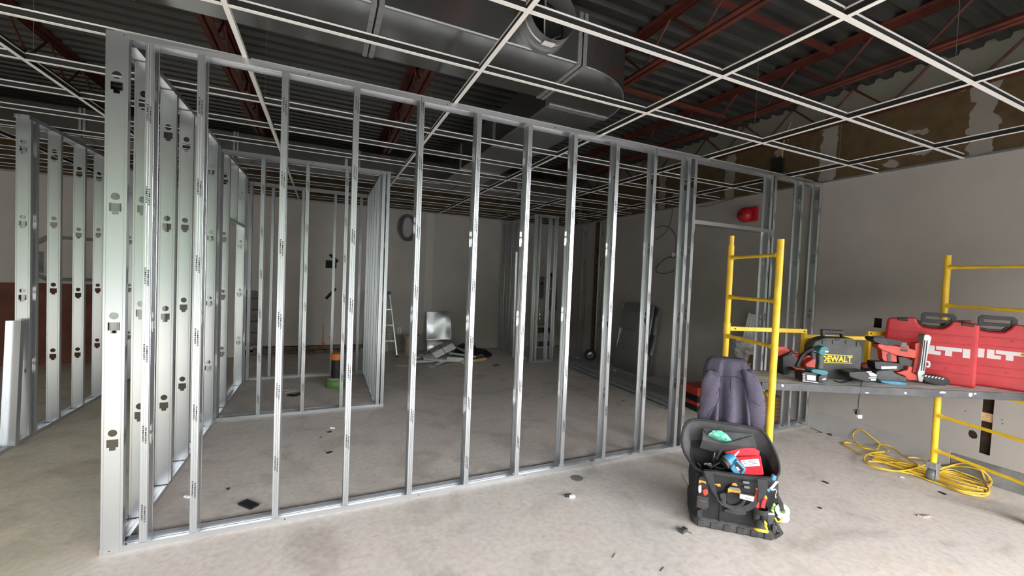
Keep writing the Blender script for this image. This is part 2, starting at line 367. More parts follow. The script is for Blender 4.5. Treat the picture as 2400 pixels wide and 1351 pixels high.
# roof deck: trapezoidal flutes running along the front wall
pitch = .152; prof = []; y = WY-.1
while y < BY+.2: prof += [(y, DECK), (y+.062, DECK), (y+.076, DECK+.038), (y+.138, DECK+.038)]; y += pitch
d = MB(); n = len(prof)
d.add([(LX, a, c) for a, c in prof]+[(RX+3.6, a, c) for a, c in prof], [(i, i+1, n+i+1, n+i) for i in range(n-1)])
ce = struct(d.build('ceiling', 'deck'))
MB().box((LX, WY-.1, DECK+.04), (RX+3.6, BY+.2, DECK+.1)).build('roof_board', 'dark', ce)
# outside the shop front: pavement and the trees whose green the steel mirrors
struct(MB().box((-50, -60, -.25), (50, WY-.15, -.1)).build('pavement', 'asphalt'))
tr = MB(); r = random.Random(5)
for i in range(64):
    x, y, s = -46+i*1.45+r.uniform(-.6, .6), -24+r.uniform(-1.5, 1.5), r.uniform(1.7, 2.3)
    if x > 9: continue  # unseen row's end and height shaped to screen the sky, right side left open
    hgt = 1.5
    for k in range(int(2+2*hgt)):
        cc = Vector((x+r.uniform(-.8, .8), y+r.uniform(-.8, .8), 0.8+k*1.2+r.uniform(-.3, .3)))
        prf = [(max(.01, s*math.sin(PI*t/6)*r.uniform(.8, 1.15)), -s*.8*math.cos(PI*t/6)) for t in range(7)]
        tr.lathe(prf, cc, (r.uniform(-.2, .2), r.uniform(-.2, .2), 1), 9, False)
t = tr.build('foliage', 'leaf'); t['label'] = 'row of green trees across the street outside the shop front'; t['category'] = 'trees'; t['kind'] = 'stuff'
# wall angles of the suspended ceiling
struct(MB().box((RX-.022, YR, GZ), (RX, BY, GZ+.002)).box((RX-.003, YR, GZ), (RX-.001, BY, GZ+.022)).build('trim_1', 'seam'))
struct(MB().box((LX, BY-.036, GZ), (RX-.022, BY-.0145, GZ+.002)).box((LX, BY-.017, GZ), (RX-.022, BY-.0145, GZ+.022)).build('trim_2', 'seam'))
# ================================================================ OVERHEAD
# suspended ceiling grid without tiles
grid = thing('ceiling_grid', 'suspended white ceiling grid without tiles, hung below the roof joists', 'ceiling grid', (0, 0, GZ))
def tee_mesh(name, L, axis):
    m = MB(); f = .012
    A = (lambda a, b, c: (a, b, c)) if axis == 'x' else (lambda a, b, c: (b, a, c))
    def bx(l0, l1, w0, w1, z0, z1): p, q2 = A(l0, w0, z0), A(l1, w1, z1); m.box(tuple(map(min, p, q2)), tuple(map(max, p, q2)))
    bx(0, L, -f, f, 0, .0025); bx(0, L, -.0012, .0012, .0025, .036); bx(0, L, -.0035, .0035, .036, .044)
    me = m.mesh(name); me.materials.append(M['tee']); me.materials.append(M['teeweb']); me.materials.append(M['tee'])
    for i, p in enumerate(me.polygons): p.material_index = (0, 1, 2)[i//6]
    return me
MX = [2.009+1.224*k for k in range(-6, 3)]; CY = [1.073+.603*k for k in range(-2, 12)]
mt = tee_mesh('main_tee', BY-.04+.8, 'y')
for x in MX: link('main_tee', mt, None, grid, 0, (x, -.8, 0))
ct = tee_mesh('cross_tee', 1.224-.026, 'x'); ce_ = tee_mesh('cross_tee', RX-MX[-1]-.04, 'x')
for y in CY:
    for i, x in enumerate(MX): link('cross_tee', ct if i < len(MX)-1 else ce_, None, grid, 0, (x+.013, y, 0))
hw = MB().tube([(0, 0, .044), (0, 0, DECK-GZ)], .0011, 5).mesh('hanger_wire')
for x in MX[3:]:
    for y in CY[2::2]:
        if (x < 2.3 and 2.25 < y+.08 < 3.0) or (1.5 < x < 2.3 and 2.2 < y < 6.6) or 6.35 < y+.08 < 7.25: continue
        link('hanger_wire', hw, 'curb', grid, 0, (x+.007, y+.08, 0))
# steel joists
JX = [(-4.07, 'red roof joist over the far left frame'), (-2.45, 'red roof joist left of the corner stud, crossing the wide duct'), (-.83, 'red roof joist above the corner stud, passing over the long duct'),
      (.79, 'red roof joist above the middle of the stud partition'), (2.40, 'red roof joist just right of the duct elbow'),
      (3.97, 'red roof joist between the duct elbow joist and the brown wall'), (4.90, 'dark red roof joist close against the brown upper wall')]
chord = MB()
for s in (-1, 1):
    x0, x1 = sorted((s*.012, s*.05)); chord.box((x0, 0, 3.300), (x1, BY+1.5, 3.307)); x0, x1 = sorted((s*.012, s*.018)); chord.box((x0, 0, 3.307), (x1, BY+1.5, 3.342))
bcm = chord.mesh('bottom_chord')
chord = MB()
for s in (-1, 1):
    x0, x1 = sorted((s*.012, s*.062)); chord.box((x0, 0, DECK-.008), (x1, BY+1.5, DECK-.001)); x0, x1 = sorted((s*.012, s*.019)); chord.box((x0, 0, DECK-.055), (x1, BY+1.5, DECK-.008))
tcm = chord.mesh('top_chord')
wma = MB().tube([(0, 0, 3.325), (0, .30, DECK-.03)], .011, 6).mesh('web_bar'); wmb = MB().tube([(0, .30, DECK-.03), (0, .60, 3.325)], .011, 6).mesh('web_bar')
for x, lab in JX:
    j = thing('roof_joist', lab, 'joist', (x, -1.5, 0), 0, 'open web roof joists')
    link('bottom_chord', bcm, 'red_steel', j); 
    if x < 4.5: link('top_chord', tcm, 'red_steel', j)
    for k in range(15): link('web_bar', wma, 'red_steel', j, 0, (0, k*.6+.1, 0)); link('web_bar', wmb, 'red_steel', j, 0, (0, k*.6+.1, 0))
for xa, xb, y, z, lab in ((2.46, 3.91, 3.2, 3.352, 'red bridging angle between the elbow joist and the next, low'), (2.46, 3.91, 2.15, 3.56, 'red bridging angle between the elbow joist and the next, high'),
                     (4.03, 4.84, 2.55, 3.352, 'red bridging angle between the last two joists by the brown wall'), (.85, 2.34, 2.0, 3.56, 'red bridging angle above the round duct collar')):
    tag(MB().box((xa, y, z), (xb, y+.035, z+.005)).box((xa, y, z+.005), (xb, y+.005, z+.035)).build('bridging_angle', 'red_steel'), lab, 'steel angle', 'joist bridging')
# ductwork
D0, D1, ZB, ZT = 2.34, 2.91, 2.95, 3.285
du = thing('air_duct', 'large rectangular sheet metal duct with rounded elbow above the ceiling grid', 'duct', (0, 0, 0))
def dsec(name, x0, x1, y0=D0, y1=D1, z0=ZB, z1=ZT, m='duct'): return MB().box((x0, y0, z0), (x1, y1, z1)).build(name, m, du, .012, seg=2)
XJ = [-6.0, -3.9, -2.45, -1.0, .22, 1.50]
for i in range(5): dsec('duct_section', XJ[i]+(.0 if not i else .001), XJ[i+1])
def joint(x): 
    b = MB(); e = .007
    for dx in (-.034, .006): b.box((x+dx, D0-e, ZB-e), (x+dx+.028, D1+e, ZB+.001)).box((x+dx, D0-e, ZB), (x+dx+.028, D0+.001, ZT)).box((x+dx, D1-.001, ZB), (x+dx+.028, D1+e, ZT))
    b.build('flange_joint', 'seam', du)
for x in XJ[1:]: joint(x)
cx, cy = 1.53, 3.0
def arc(r, n=14): return [(cx+r*math.cos(-PI/2+PI/2*i/n), cy+r*math.sin(-PI/2+PI/2*i/n)) for i in range(n+1)]
el = arc(.66)+arc(.09)[::-1]
e = MB().prism(el, ZB, ZT).build('elbow', 'duct', du, .01)
MB().tube([Vector((x, y, ZB-.002)) for x, y in arc(.662)], .005, 6).build('elbow_seam', 'galv', du)
for y0, y1 in ((3.0, 4.2), (4.201, 5.4), (5.401, 6.48)): dsec('branch_section', 1.62, 2.19, y0, y1)
for y in (3.0, 4.2, 5.4):
    b = MB()
    for dy in (-.03, .006): b.box((1.613, y+dy, ZB-.007), (2.197, y+dy+.024, ZB+.001)).box((1.613, y+dy, ZB), (1.622, y+dy+.024, ZT))
    b.build('flange_joint', 'seam', du)
for i, x in enumerate((-7.9, -5.6, -4.1, -2.6, -1.1, .4, 1.9, 3.0)): dsec('rear_section', x, (-5.6, -4.1, -2.6, -1.1, .4, 1.9, 3.0, 4.3)[i]-.002, 6.48, 7.15)
for x in (-5.6, -4.1, -2.6, -1.1, .4, 3.0):
    b = MB()
    for dx in (-.03, .006): b.box((x+dx, 6.472, ZB-.007), (x+dx+.024, 7.158, ZB+.001)).box((x+dx, 6.472, ZB), (x+dx+.024, 6.482, ZT))
    b.build('flange_joint', 'seam', du)
# round take-off collar on the near side
co = ony(1268, 74, D0); R = .158; cz = 3.115
col = MB(); 
col.lathe([(R+.012, 0), (R+.012, .035), (R, .036), (R, .085), (R+.006, .09), (R, .095), (R, .15), (R-.004, .15), (R-.006, .01)], (co.x, D0-.001, cz), (0, -1, 0), 36, False)
cl = col.build('collar', 'galv_dull', du)
MB().lathe([(R-.008, 0), (R-.008, .002)], (co.x, D0-.003, cz), (0, -1, 0), 30).build('collar_opening', 'dark', cl)
MB().lathe([(R-.012, 0), (R-.012, .002)], (co.x, D0-.05, cz), (.85, -.5, 0), 26).build('damper_blade', 'seam', cl)
MB().bar((co.x-.01, D0-.15, cz-R-.004), (co.x+.05, D0-.165, cz-R+.03), .012, .004).build('damper_handle', 'chrome', cl)
MB().box((co.x-.045, D0-.142, cz-R-.0125), (co.x+.03, D0-.095, cz-R-.0112)).build('damper_label', 'paper', cl)
# ================================================================ METAL STUD PARTITIONS
SW, FL, SH = .0905, .034, 2.700
def keyhole(c, z): return [circ(c, z+.018, .019, 14), [(c-.024, z-.016), (c-.024, z-.058), (c-.013, z-.058), (c-.013, z-.074), (c+.013, z-.074), (c+.013, z-.058), (c+.024, z-.058), (c+.024, z-.016)]]
def stud_mesh(name, dr, H=SH, off=0., W=SW, holes=True):   # web in the plane x=0, flanges towards dr*x at y=0 and y=W
    m = MB(); e = .013; hs = []
    z = .62+off
    while holes and z < H-.12: hs += keyhole(W/2, z); z += .615
    loops = [[(e, 0), (W-e, 0), (W-e, H), (e, H)]]+hs
    flat = [p for l in loops for p in l]
    tri = tessellate_polygon([[Vector((a, b, 0)) for a, b in l] for l in loops])
    m.add([(0, a, b) for a, b in flat], [tuple(t) for t in tri])
    def strip(pts, sm=False):
        n = len(pts); m.add([(dr*a, b, 0) for a, b in pts]+[(dr*a, b, H) for a, b in pts], [(i, i+1, n+i+1, n+i) for i in range(n-1)], sm)
    for f in (lambda b: b, lambda b: W-b):
        strip([(0, f(e)), (.0018, f(e-.001)), (.0018, f(e-.003)), (0, f(e-.004)), (0, f(.001)), (.001, f(0)), (.0095, f(0)), (.0115, f(.0016)), (.0135, f(0)),
               (.0195, f(0)), (.0215, f(.0016)), (.0235, f(0)), (FL-.001, f(0)), (FL, f(.001)), (FL, f(.008))])
    return m.mesh(name)
STUD = {(d, k): stud_mesh('stud', d, SH, o) for d in (-1, 1) for k, o in enumerate((0., .035, -.03))}
lv, lf = text_mesh('DMGD', .028, 0, .0008)
def print_mesh(offs, front=True, dr=-1, y=-.0007):   # stencilled maker's marks up the flange
    m = MB()
    for z in offs:
        for cx in (.0105, .0225):
            m.add([Vector((dr*cx+v.y*.36, y, z-v.x*1.05+(.012 if cx > .02 else 0))) for v in lv], lf)
    return m.mesh('stencil')
PR = {}
def prints(dr, k):
    if (dr, k) not in PR:
        r = random.Random(k+11); z0 = .18+.09*k
        PR[dr, k] = print_mesh([z0+.425*i+r.uniform(-.02, .02) for i in range(6)], True, dr)
    return PR[dr, k]
def track(name, parent, x0, x1, z, up, hgt=.032, W=SW+.0015, m='galv', y0=0.):  # U track along local x
    t = .0008; s = 1 if up else -1; b = MB(); y0 = y0-.00075
    if up: prof = [(y0, hgt), (y0, .0008), (y0+.010, .0008), (y0+.012, .0022), (y0+.014, .0008), (y0+W/2-.006, .0008), (y0+W/2-.003, .003), (y0+W/2+.003, .003), (y0+W/2+.006, .0008), (y0+W-.014, .0008), (y0+W-.012, .0022), (y0+W-.010, .0008), (y0+W, .0008), (y0+W, hgt)]
    else: prof = [(y0, -hgt), (y0, 0), (y0+.010, 0), (y0+.012, -.0016), (y0+.014, 0), (y0+W-.014, 0), (y0+W-.012, -.0016), (y0+W-.010, 0), (y0+W, 0), (y0+W, -hgt)]
    n = len(prof); nx = max(2, int((x1-x0)/.5)+1); r = random.Random(int(abs(x0*77+z*9)))
    vs = []
    for i in range(nx):
        x = x0+(x1-x0)*i/(nx-1); w = r.uniform(-.0012, .0012)
        vs += [(x, a+(w if abs(c) > .02 else 0), z+c+(.0 if up else -abs(w))) for a, c in prof]
    b.add(vs, [(k*n+i, k*n+i+1, (k+1)*n+i+1, (k+1)*n+i) for k in range(nx-1) for i in range(n-1)])
    o = b.build(name, m, parent); 
    sm = MB(); k = max(1, round((x1-x0)/.8))
    for i in range(k+1):
        x = x0+.04+(x1-x0-.08)*i/k; sm.lathe([(.0045, 0), (.003, .002)], (x, y0-.0005, z+(.016 if up else -.018)), (0, -1, 0), 8)
    sm.build('screw_head', 'ink', o)['kind'] = 'stuff'
    return o
def stud(parent, x, dr, k=0, name='stud', pr=True, y=0., m='galv', rz=None):
    o = link(name, STUD[dr, k % 3], m, parent, 0, (x, y, .006))
    if pr: link('stencil', prints(dr, k % 5), 'ink', o)['kind'] = 'stuff'
    return o
Y0 = 2.787
# A  front partition, along x
fa = thing('stud_partition', 'long galvanized stud partition with a door opening, nearest and facing the viewer', 'stud partition', (0, Y0, 0), 0, 'metal stud partitions')
track('bottom_track', fa, -1.036, 3.10, 0, True); track('bottom_track', fa, 4.13, 4.985, 0, True)
track('top_track', fa, -1.0, 4.99, 2.714, False)
for i, x in enumerate((-.842, -.622, -.221, .173, .578, .982, 1.386, 1.787, 2.198, 2.606)): stud(fa, x, -1, i)
stud(fa, 3.005, -1, 3); stud(fa, 3.088, -1, 1); stud(fa, 4.165, -1, 2); stud(fa, 4.222, -1, 4); stud(fa, 4.672, -1, 0); stud(fa, 4.985, -1, 1)
hd = MB()
hd.box((3.09, -.002, 2.098), (4.19, -.0008, 2.135)).box((3.09, SW, 2.098), (4.19, SW+.0012, 2.135)).box((3.09, -.002, 2.098), (4.19, SW, 2.0992))
hd.box((3.06, -.0032, 2.03), (3.088, -.0016, 2.135)).box((4.165, -.0032, 2.06), (4.215, -.0016, 2.135))
hd.build('door_header', 'galv', fa)
# B  partition running away from the corner stud (root turned so that local x runs along +y)
pb = thing('stud_partition', 'galvanized stud partition running back from the tall left corner stud', 'stud partition', (-.9425, Y0, 0), PI/2, 'metal stud partitions')
track('bottom_track', pb, .0, 3.66, 0, True); track('top_track', pb, -.002, 3.66, 2.712, False)
for i, y in enumerate((-.0025, .345, .755, 1.155, 1.555, 1.93, 2.07, 2.10, 2.16, 2.50)): stud(pb, y, 1, i, pr=(i < 2))
stud(pb, 3.43, 1, 2, pr=False); stud(pb, 3.60, 1, 1, pr=False)
h2 = MB(); h2.box((2.50, -.001, 2.02), (3.45, .0, 2.055)).box((2.50, SW, 2.02), (3.45, SW+.001, 2.055)).box((2.50, 0, 2.02), (3.45, SW, 2.0215)); h2.build('door_header', 'galv', pb)
c2 = MB().box((2.93, .002, 2.05), (2.932, SW-.002, 2.69)).box((2.932, .002, 2.05), (2.962, .004, 2.69)).box((2.932, SW-.004, 2.05), (2.962, SW-.002, 2.69)).build('cripple_stud', 'galv', pb)
# C D E  the small room
YI = 4.83
pc = thing('stud_partition', 'front stud wall of the small framed room behind the long partition', 'stud partition', (0, YI, 0), 0, 'metal stud partitions')
track('bottom_track', pc, -.935, .645, 0, True); track('top_track', pc, -.935, .645, 2.66, False)
SI = {}
def short(parent, x, dr, H, k=0, y=0., rot=0.):
    if (dr, H) not in SI: SI[dr, H] = stud_mesh('stud', dr, H, .03)
    return link('stud', SI[dr, H], 'galv', parent, 0, (x, y, .004))
for i, x in enumerate((-.57, -.168, .212)): o = short(pc, x, -1, 2.65); link('stencil', prints(-1, i), 'ink', o)['kind'] = 'stuff'
short(pc, .643, -1, 2.65); short(pc, .56, 1, 2.65)
MB().box((.165, -.003, 2.655), (.195, -.0015, 2.735)).build('loose_clip', 'galv', pc)
pd = thing('stud_partition', 'right side stud wall of the small framed room, seen nearly edge on', 'stud partition', (.64, YI+SW, 0), PI/2, 'metal stud partitions')
track('bottom_track', pd, 0, 1.62, 0, True); track('top_track', pd, 0, 1.62, 2.66, False)
for y in (.004, .30, .60, .90, 1.20, 1.58): short(pd, y, 1, 2.65)
pe = thing('stud_partition', 'rear stud wall of the small framed room', 'stud partition', (0, 6.455, 0), 0, 'metal stud partitions')
track('bottom_track', pe, -.935, .545, 0, True); track('top_track', pe, -.935, .545, 2.66, False)
for x in (-.90, -.645, -.28, .13, .48): short(pe, x, -1, 2.65)
# F  far-left partition
pf = thing('stud_partition', 'far left stud partition running back, with a loose track leaning on it', 'stud partition', (-2.25, 4.3, 0), PI/2, 'metal stud partitions')
track('bottom_track', pf, -.3, 3.83, 0, True); track('top_track', pf, .50, 3.83, 2.712, False)
for i, y in enumerate((.52, .95, 1.375, 1.775, 2.18, 2.58, 2.98, 3.4, 3.78)): stud(pf, y, 1, i, pr=False)
stud(pf, .60, 1, 2, pr=False)
# G  little closet at the back right
pg = thing('stud_partition', 'little closet of studs round the electrical panels at the back wall', 'stud partition', (3.40, 6.56, 0), 0, 'metal stud partitions')
track('bottom_track', pg, 0, .48, 0, True); track('top_track', pg, 0, .48, 2.66, False)
for x in (.05, .12, .34, .47): short(pg, x, -1, 2.65)
o = thing('stud_partition', 'side wall of the little closet, running back to the grey wall', 'stud partition', (3.40, 6.66, 0), PI/2, 'metal stud partitions')
track('bottom_track', o, 0, 1.47, 0, True, y0=-.09); track('top_track', o, 0, 1.47, 2.66, False, y0=-.09)
for y in (.42, .84, 1.10, 1.42): link('stud', SI[-1, 2.65], 'galv', o, 0, (y, -.09, .004))
cs = thing('stud_offcut', 'short stud leaning in the side of the little closet', 'metal stud', (3.27, 7.05, .002), 0, None, (.05, 0, -.6))
MB().box((0, 0, 0), (.001, .085, 2.0)).box((.001, 0, 0), (.033, .001, 2.0)).box((.001, .084, 0), (.033, .085, 2.0)).build('web', 'galv', cs)
# H  two studs against the right wall
for y, lab in ((7.25, 'single stud against the right wall, nearer the closet'), (6.68, 'single stud against the right wall beside a brown strip')):
    t = thing('wall_stud', lab, 'metal stud', (4.985, y, .001), PI/2, 'studs standing against the right wall')
    link('web', SI[1, 2.65], 'galv_dull', t)
tag(MB().box((4.93, 6.83, .001), (4.985, 6.90, 2.70)).build('wood_strip', 'cavity', None, .003), 'dull brown timber strip standing against the right wall', 'timber')
# ================================================================ BACK OF THE ROOM
class Face:                                      # an upright plane through O along u, for reading sizes off the photograph
    def __init__(s, O, u):
        s.O = Vector(O); s.u = Vector((u[0], u[1], 0)).normalized(); s.n = Vector((-s.u.y, s.u.x, 0)); s.rz = math.atan2(s.u.y, s.u.x)
    def p(s, x, y, off=0.):
        d = ray(x, y); O = s.O+s.n*off; P = EYE+d*(s.n.dot(O-EYE)/s.n.dot(d)); return ((P-s.O).dot(s.u), P.z-s.O.z)
    def poly(s, pts, off=0.): return [s.p(x, y, off) for x, y in pts]
    def v(s, x, y, off=0.): a, b = s.p(x, y, off); return Vector((a, off, b))
def pr(F, pts, off, th, name, m, parent, bevel=.003, holes=()):   # outline at depth off, thickness th behind it
    return MB().prism(F.poly(pts, off), -off-th, -off, XZ, [F.poly(h, off) for h in holes]).build(name, m, parent, bevel)
# leaning loose track, far left
tl = thing('track_offcut', 'bright loose U track leaning against the far left stud frame', 'metal track', onz(14, 1052, .004)+Vector((.02, 0, 0)), 0)
a, b = onz(26, 1046, 0.01), ony(40, 752, 4.74); a.z = .01
d = (b-a).normalized(); sd = Vector((.97, -.22, 0)); sd = (sd-d*sd.dot(d)).normalized(); nn = sd.cross(d)
t = MB(); w = .052
for s0, s1, n0, n1 in ((-w, w, 0, .001), (-w, -w+.001, -.032, 0), (w-.001, w, -.032, 0)):
    vs = [P+sd*i+nn*(-j)-tl.location for P in (a, b) for i, j in ((s0, n0), (s1, n0), (s1, n1), (s0, n1))]
    t.add(vs, [(0,1,2,3),(7,6,5,4),(0,4,5,1),(1,5,6,2),(2,6,7,3),(3,7,4,0)])
t.build('channel', 'galv', tl)
# step ladder
ld = thing('step_ladder', 'aluminium step ladder standing open behind the small framed room', 'ladder', (.95, 7.6, 0))
for s in (-1, 1):
    MB().bar((s*.275, 0, 0), (s*.135, .20, 1.13), .022, .06, (0, 1, 0)).build('rail', 'alu', ld, .003)
    MB().bar((s*.25, .48, 0), (s*.12, .26, 1.12), .02, .045, (0, 1, 0)).build('rear_leg', 'alu', ld, .003)
    MB().box((s*.275-.02, -.04, 0), (s*.275+.02, .04, .03)).build('foot', 'black', ld, .003)
    MB().bar((s*.25, .06, .24), (s*.13, .04, .29), .012, .003, (0, 1, 0)).build('step_brace', 'alu', ld)
    MB().bar((s*.22, .06, .52), (s*.12, .09, .57), .012, .003, (0, 1, 0)).build('step_brace', 'alu', ld)
for k, z in enumerate((.29, .57, .85)):
    hw_ = .275-.14*z/1.13; MB().box((-hw_, .2*z/1.13-.04, z-.012), (hw_, .2*z/1.13+.05, z+.012)).build('step', 'alu', ld, .003)
MB().box((-.155, .13, 1.12), (.155, .32, 1.165)).build('top_cap', 'black', ld, .008)
for z in (.35, .8): hw_ = .25-.13*z/1.12; MB().bar((-hw_, .48-.22*z/1.12, z), (hw_, .48-.22*z/1.12, z), .03, .006).build('rear_bar', 'alu', ld)
# bucket
bk = thing('bucket', 'stained pinkish plastic bucket on the floor by the ladder', 'bucket', (1.50, 7.72, 0))
MB().lathe([(.115, 0), (.12, .01), (.138, .33), (.146, .335), (.146, .35), (.139, .352), (.138, .36), (.130, .36), (.112, .012)], n=28, cap=False).lathe([(.115, .004), (.001, .004)], n=28, cap=False).build('pail', 'bucket', bk)
MB().lathe([(.141, .30), (.147, .30), (.147, .312), (.141, .312)], n=28, cap=False).build('rim_rib', 'bucket', bk)
MB().tube([(.142*math.cos(a), .142*math.sin(a), .31-.16*math.sin((a+PI)/PI*PI)) for a in [-PI+PI*i/12 for i in range(13)]], .003, 6).build('bail_handle', 'wire', bk)
MB().box((-.03, -.134, .08), (.05, -.128, .2)).build('faded_label', 'bellred', bk)
# sheet metal panel leaning on the back wall
P = [ony(1003, 816, 7.86), ony(1061, 816, 7.86), ony(1062, 741, 8.0), ony(1002, 737, 8.0)]
wv, hv = P[1].x-P[0].x, P[3].z
sp_ = thing('sheet_metal_panel', 'bright folded sheet metal panel leaning on the back wall behind the scrap', 'metal sheet', (P[0].x, 7.94, .005), 0, None, (-.19, 0, 0))
H = .78
for i, (z0, z1, t) in enumerate(((0, .23, -.05), (.233, .53, .02), (.533, H, -.02))):
    g = MB(); n = 6
    for rr_, sgn in ((0, 1),):
        vs = [(wv*a/n, t*math.sin(PI*c/n)*.35+.012*math.sin(2.2*a/n*PI)*math.sin(PI*c/n), z0+(z1-z0)*c/n) for c in range(n+1) for a in range(n+1)]
        g.add(vs, [(c*(n+1)+a, c*(n+1)+a+1, (c+1)*(n+1)+a+1, (c+1)*(n+1)+a) for c in range(n) for a in range(n)], True)
    g.build('fold', 'galv', sp_)
MB().box((0, .0, 0), (.004, .03, H)).box((wv-.004, 0, 0), (wv, .03, H)).box((0, 0, H-.004), (wv, .03, H)).box((0, -.004, .229), (wv, .001, .235)).box((0, -.004, .529), (wv, .001, .535)).build('folded_edge', 'galv', sp_)
# scrap heap
def scrap(px, py, L, w, hgt, yaw, pitch, m, lab, z=.01, name='steel_offcut', cat='metal scrap', roll=0., prof='u'):
    p = onz(px, py, 0); o = thing(name, lab, cat, (p.x, p.y, z), 0, 'scrap heap pieces', (roll, pitch, yaw)); b = MB()
    if prof == 'u': b.box((-L/2, -w/2, 0), (L/2, w/2, .002)).box((-L/2, -w/2, .002), (L/2, -w/2+.002, hgt)).box((-L/2, w/2-.002, .002), (L/2, w/2, hgt)).build('channel', m, o)
    elif prof == 'w':
        for k in range(7):
            c = MB(); y0 = -w/2+w*k/7; c.box((-L/2, y0+.004, hgt*.5), (L/2, y0+w/7-.004, hgt)); c.box((-L/2, y0, .0), (L/2, y0+w/7, hgt*.5)).build('rib', m if k < 4 else 'alu', o, .002)
        MB().box((.02-L*.1, -w/2-.003, -.004), (.03-L*.1, w/2+.003, hgt+.003)).build('tie_wire', 'wire', o)
    elif prof == 'l': b.box((-L/2, 0, 0), (L/2, w, .002)).box((-L/2, 0, .002), (L/2, .002, hgt)).build('angle', m, o)
    else: b.box((-L/2, -w/2, 0), (L/2, w/2, hgt)).build('bar', m, o, .003)
    return o
scrap(1036, 846, .46, .20, .035, .42, -.28, 'white', 'white ribbed channel bundle lying tilted on top of the scrap heap', .20, 'channel_bundle', roll=.75, prof='w')
scrap(998, 846, .50, .04, .03, .05, 0, 'alu', 'white angle strip at the back left of the scrap heap', .05, prof='l')
scrap(1008, 838, .34, .12, .03, .3, -.1, 'white', 'white speckled flat piece at the back left of the heap', .04, prof='b')
scrap(990, 848, .46, .02, .02, .75, -.35, 'galv', 'thin bent strip sticking out at the left of the heap', .08, prof='b')
scrap(1008, 850, .45, .025, .02, -.5, .25, 'galv', 'thin strip crossing the left half of the heap', .06, prof='l')
scrap(1000, 852, .40, .06, .03, .1, .05, 'galv_dull', 'dull track offcut at the bottom left of the heap', .02)
scrap(1020, 852, .40, .09, .03, -.25, .1, 'galv_dull', 'dull track offcut lying under the white channel bundle', .05)
scrap(1032, 855, .22, .09, .012, .7, -.15, 'alu', 'speckled bright offcut at the front of the heap', .02, prof='b')
scrap(1045, 849, .28, .08, .05, .05, -.1, 'galv', 'short bright stud offcut right of the white bundle', .02)
scrap(1065, 849, .30, .10, .08, -.08, .08, 'plast', 'clear wrapped piece at the front right of the heap', .01, 'wrapped_piece', prof='b')
scrap(1072, 838, .55, .05, .03, -.6, .35, 'galv_dull', 'long dull strip sloping down the right of the heap', .16)
scrap(1083, 842, .50, .04, .03, -.45, .1, 'seam', 'dark strip lying low on the right of the heap', .06)
scrap(1058, 836, .30, .02, .02, 1.2, .5, 'galv_dull', 'thin rod standing up in the right of the heap', .12, prof='b')
for i, (x, y, rx, ry, rz_) in enumerate(((1095, 840, .42, .26, .17), (1080, 836, .30, .22, .22))):
    p = onz(x, y, 0); g = MB(); r = random.Random(i+40); rings = []
    for k in range(6):
        a = k/5*PI/2; rings.append([Vector((rx*math.cos(a)*math.cos(t)*r.uniform(.8, 1.1), ry*math.cos(a)*math.sin(t)*r.uniform(.8, 1.1), max(0, rz_*math.sin(a)*r.uniform(.75, 1.15)))) for t in [2*PI*j/11 for j in range(11)]])
    o = g.loft(rings, smooth=False, cap1=True).build('bin_bag', 'black', None, 0, (p.x+.15, p.y+.12, .001)); tag(o, ('black crumpled plastic sheet heaped right of the scrap', 'black crumpled plastic sheet behind the scrap')[i], 'plastic sheet', 'black plastic on the heap')
w0 = onz(1081, 853, 0); w1 = onz(1139, 844, 0)
tag(MB().bar((0, 0, .022), (w1.x-w0.x, w1.y-w0.y, .022), .045, .04).build('wood_stick', 'wood', None, .003, (w0.x, w0.y, .0)), 'pale wooden batten lying on the floor at the right of the scrap', 'timber')
for i, (x0, y0, x1, y1, lab) in enumerate(((1000, 857, 1013, 855, 'thin pale strip in front of the heap, first from the left'), (1007, 861, 1019, 860, 'thin pale strip in front of the heap, lowest'),
                                     (1043, 857, 1049, 855, 'short pale strip in front of the wrapped piece'), (932, 855, 968, 857, 'long thin strip on the floor in front of the bucket'), (926, 858, 958, 858, 'thin strip on the floor left of the heap'))):
    a, b = onz(x0, y0, .003), onz(x1, y1, .003); tag(MB().bar(a, b, .02, .005).build('metal_strip', 'alu'), lab, 'metal scrap', 'loose strips on the floor')
# outlet, cable coil, wires on the back wall
o = thing('wall_outlet', 'white duplex outlet low on the back wall behind the bucket', 'outlet', ony(936, 775, BY-.001))
MB().box((-.036, -.007, -.058), (.036, 0, .058)).build('cover_plate', 'white', o, .003)
for z in (-.022, .022): MB().lathe([(.016, 0), (.016, .002)], (0, -.007, z), (0, -1, 0), 14).build('socket', 'dryw', o)
pts = []; r = random.Random(8)
for i in range(150):
    t = i/24*2*PI; w_ = .14+.022*math.sin(t*.37)+.01*math.sin(t*1.3)
    pts.append((w_*math.cos(t)+.02*math.sin(t*.21), -.02-.025*((i % 47)/47), -.02+(.23+.02*math.sin(t*.31))*math.sin(t)))
c_ = ony(955, 532, BY-.02)
co_ = MB().tube(pts, .011, 7).build('cable_coil', 'wire', None, 0, c_); tag(co_, 'coil of dark cable hanging high on the back wall', 'cable')
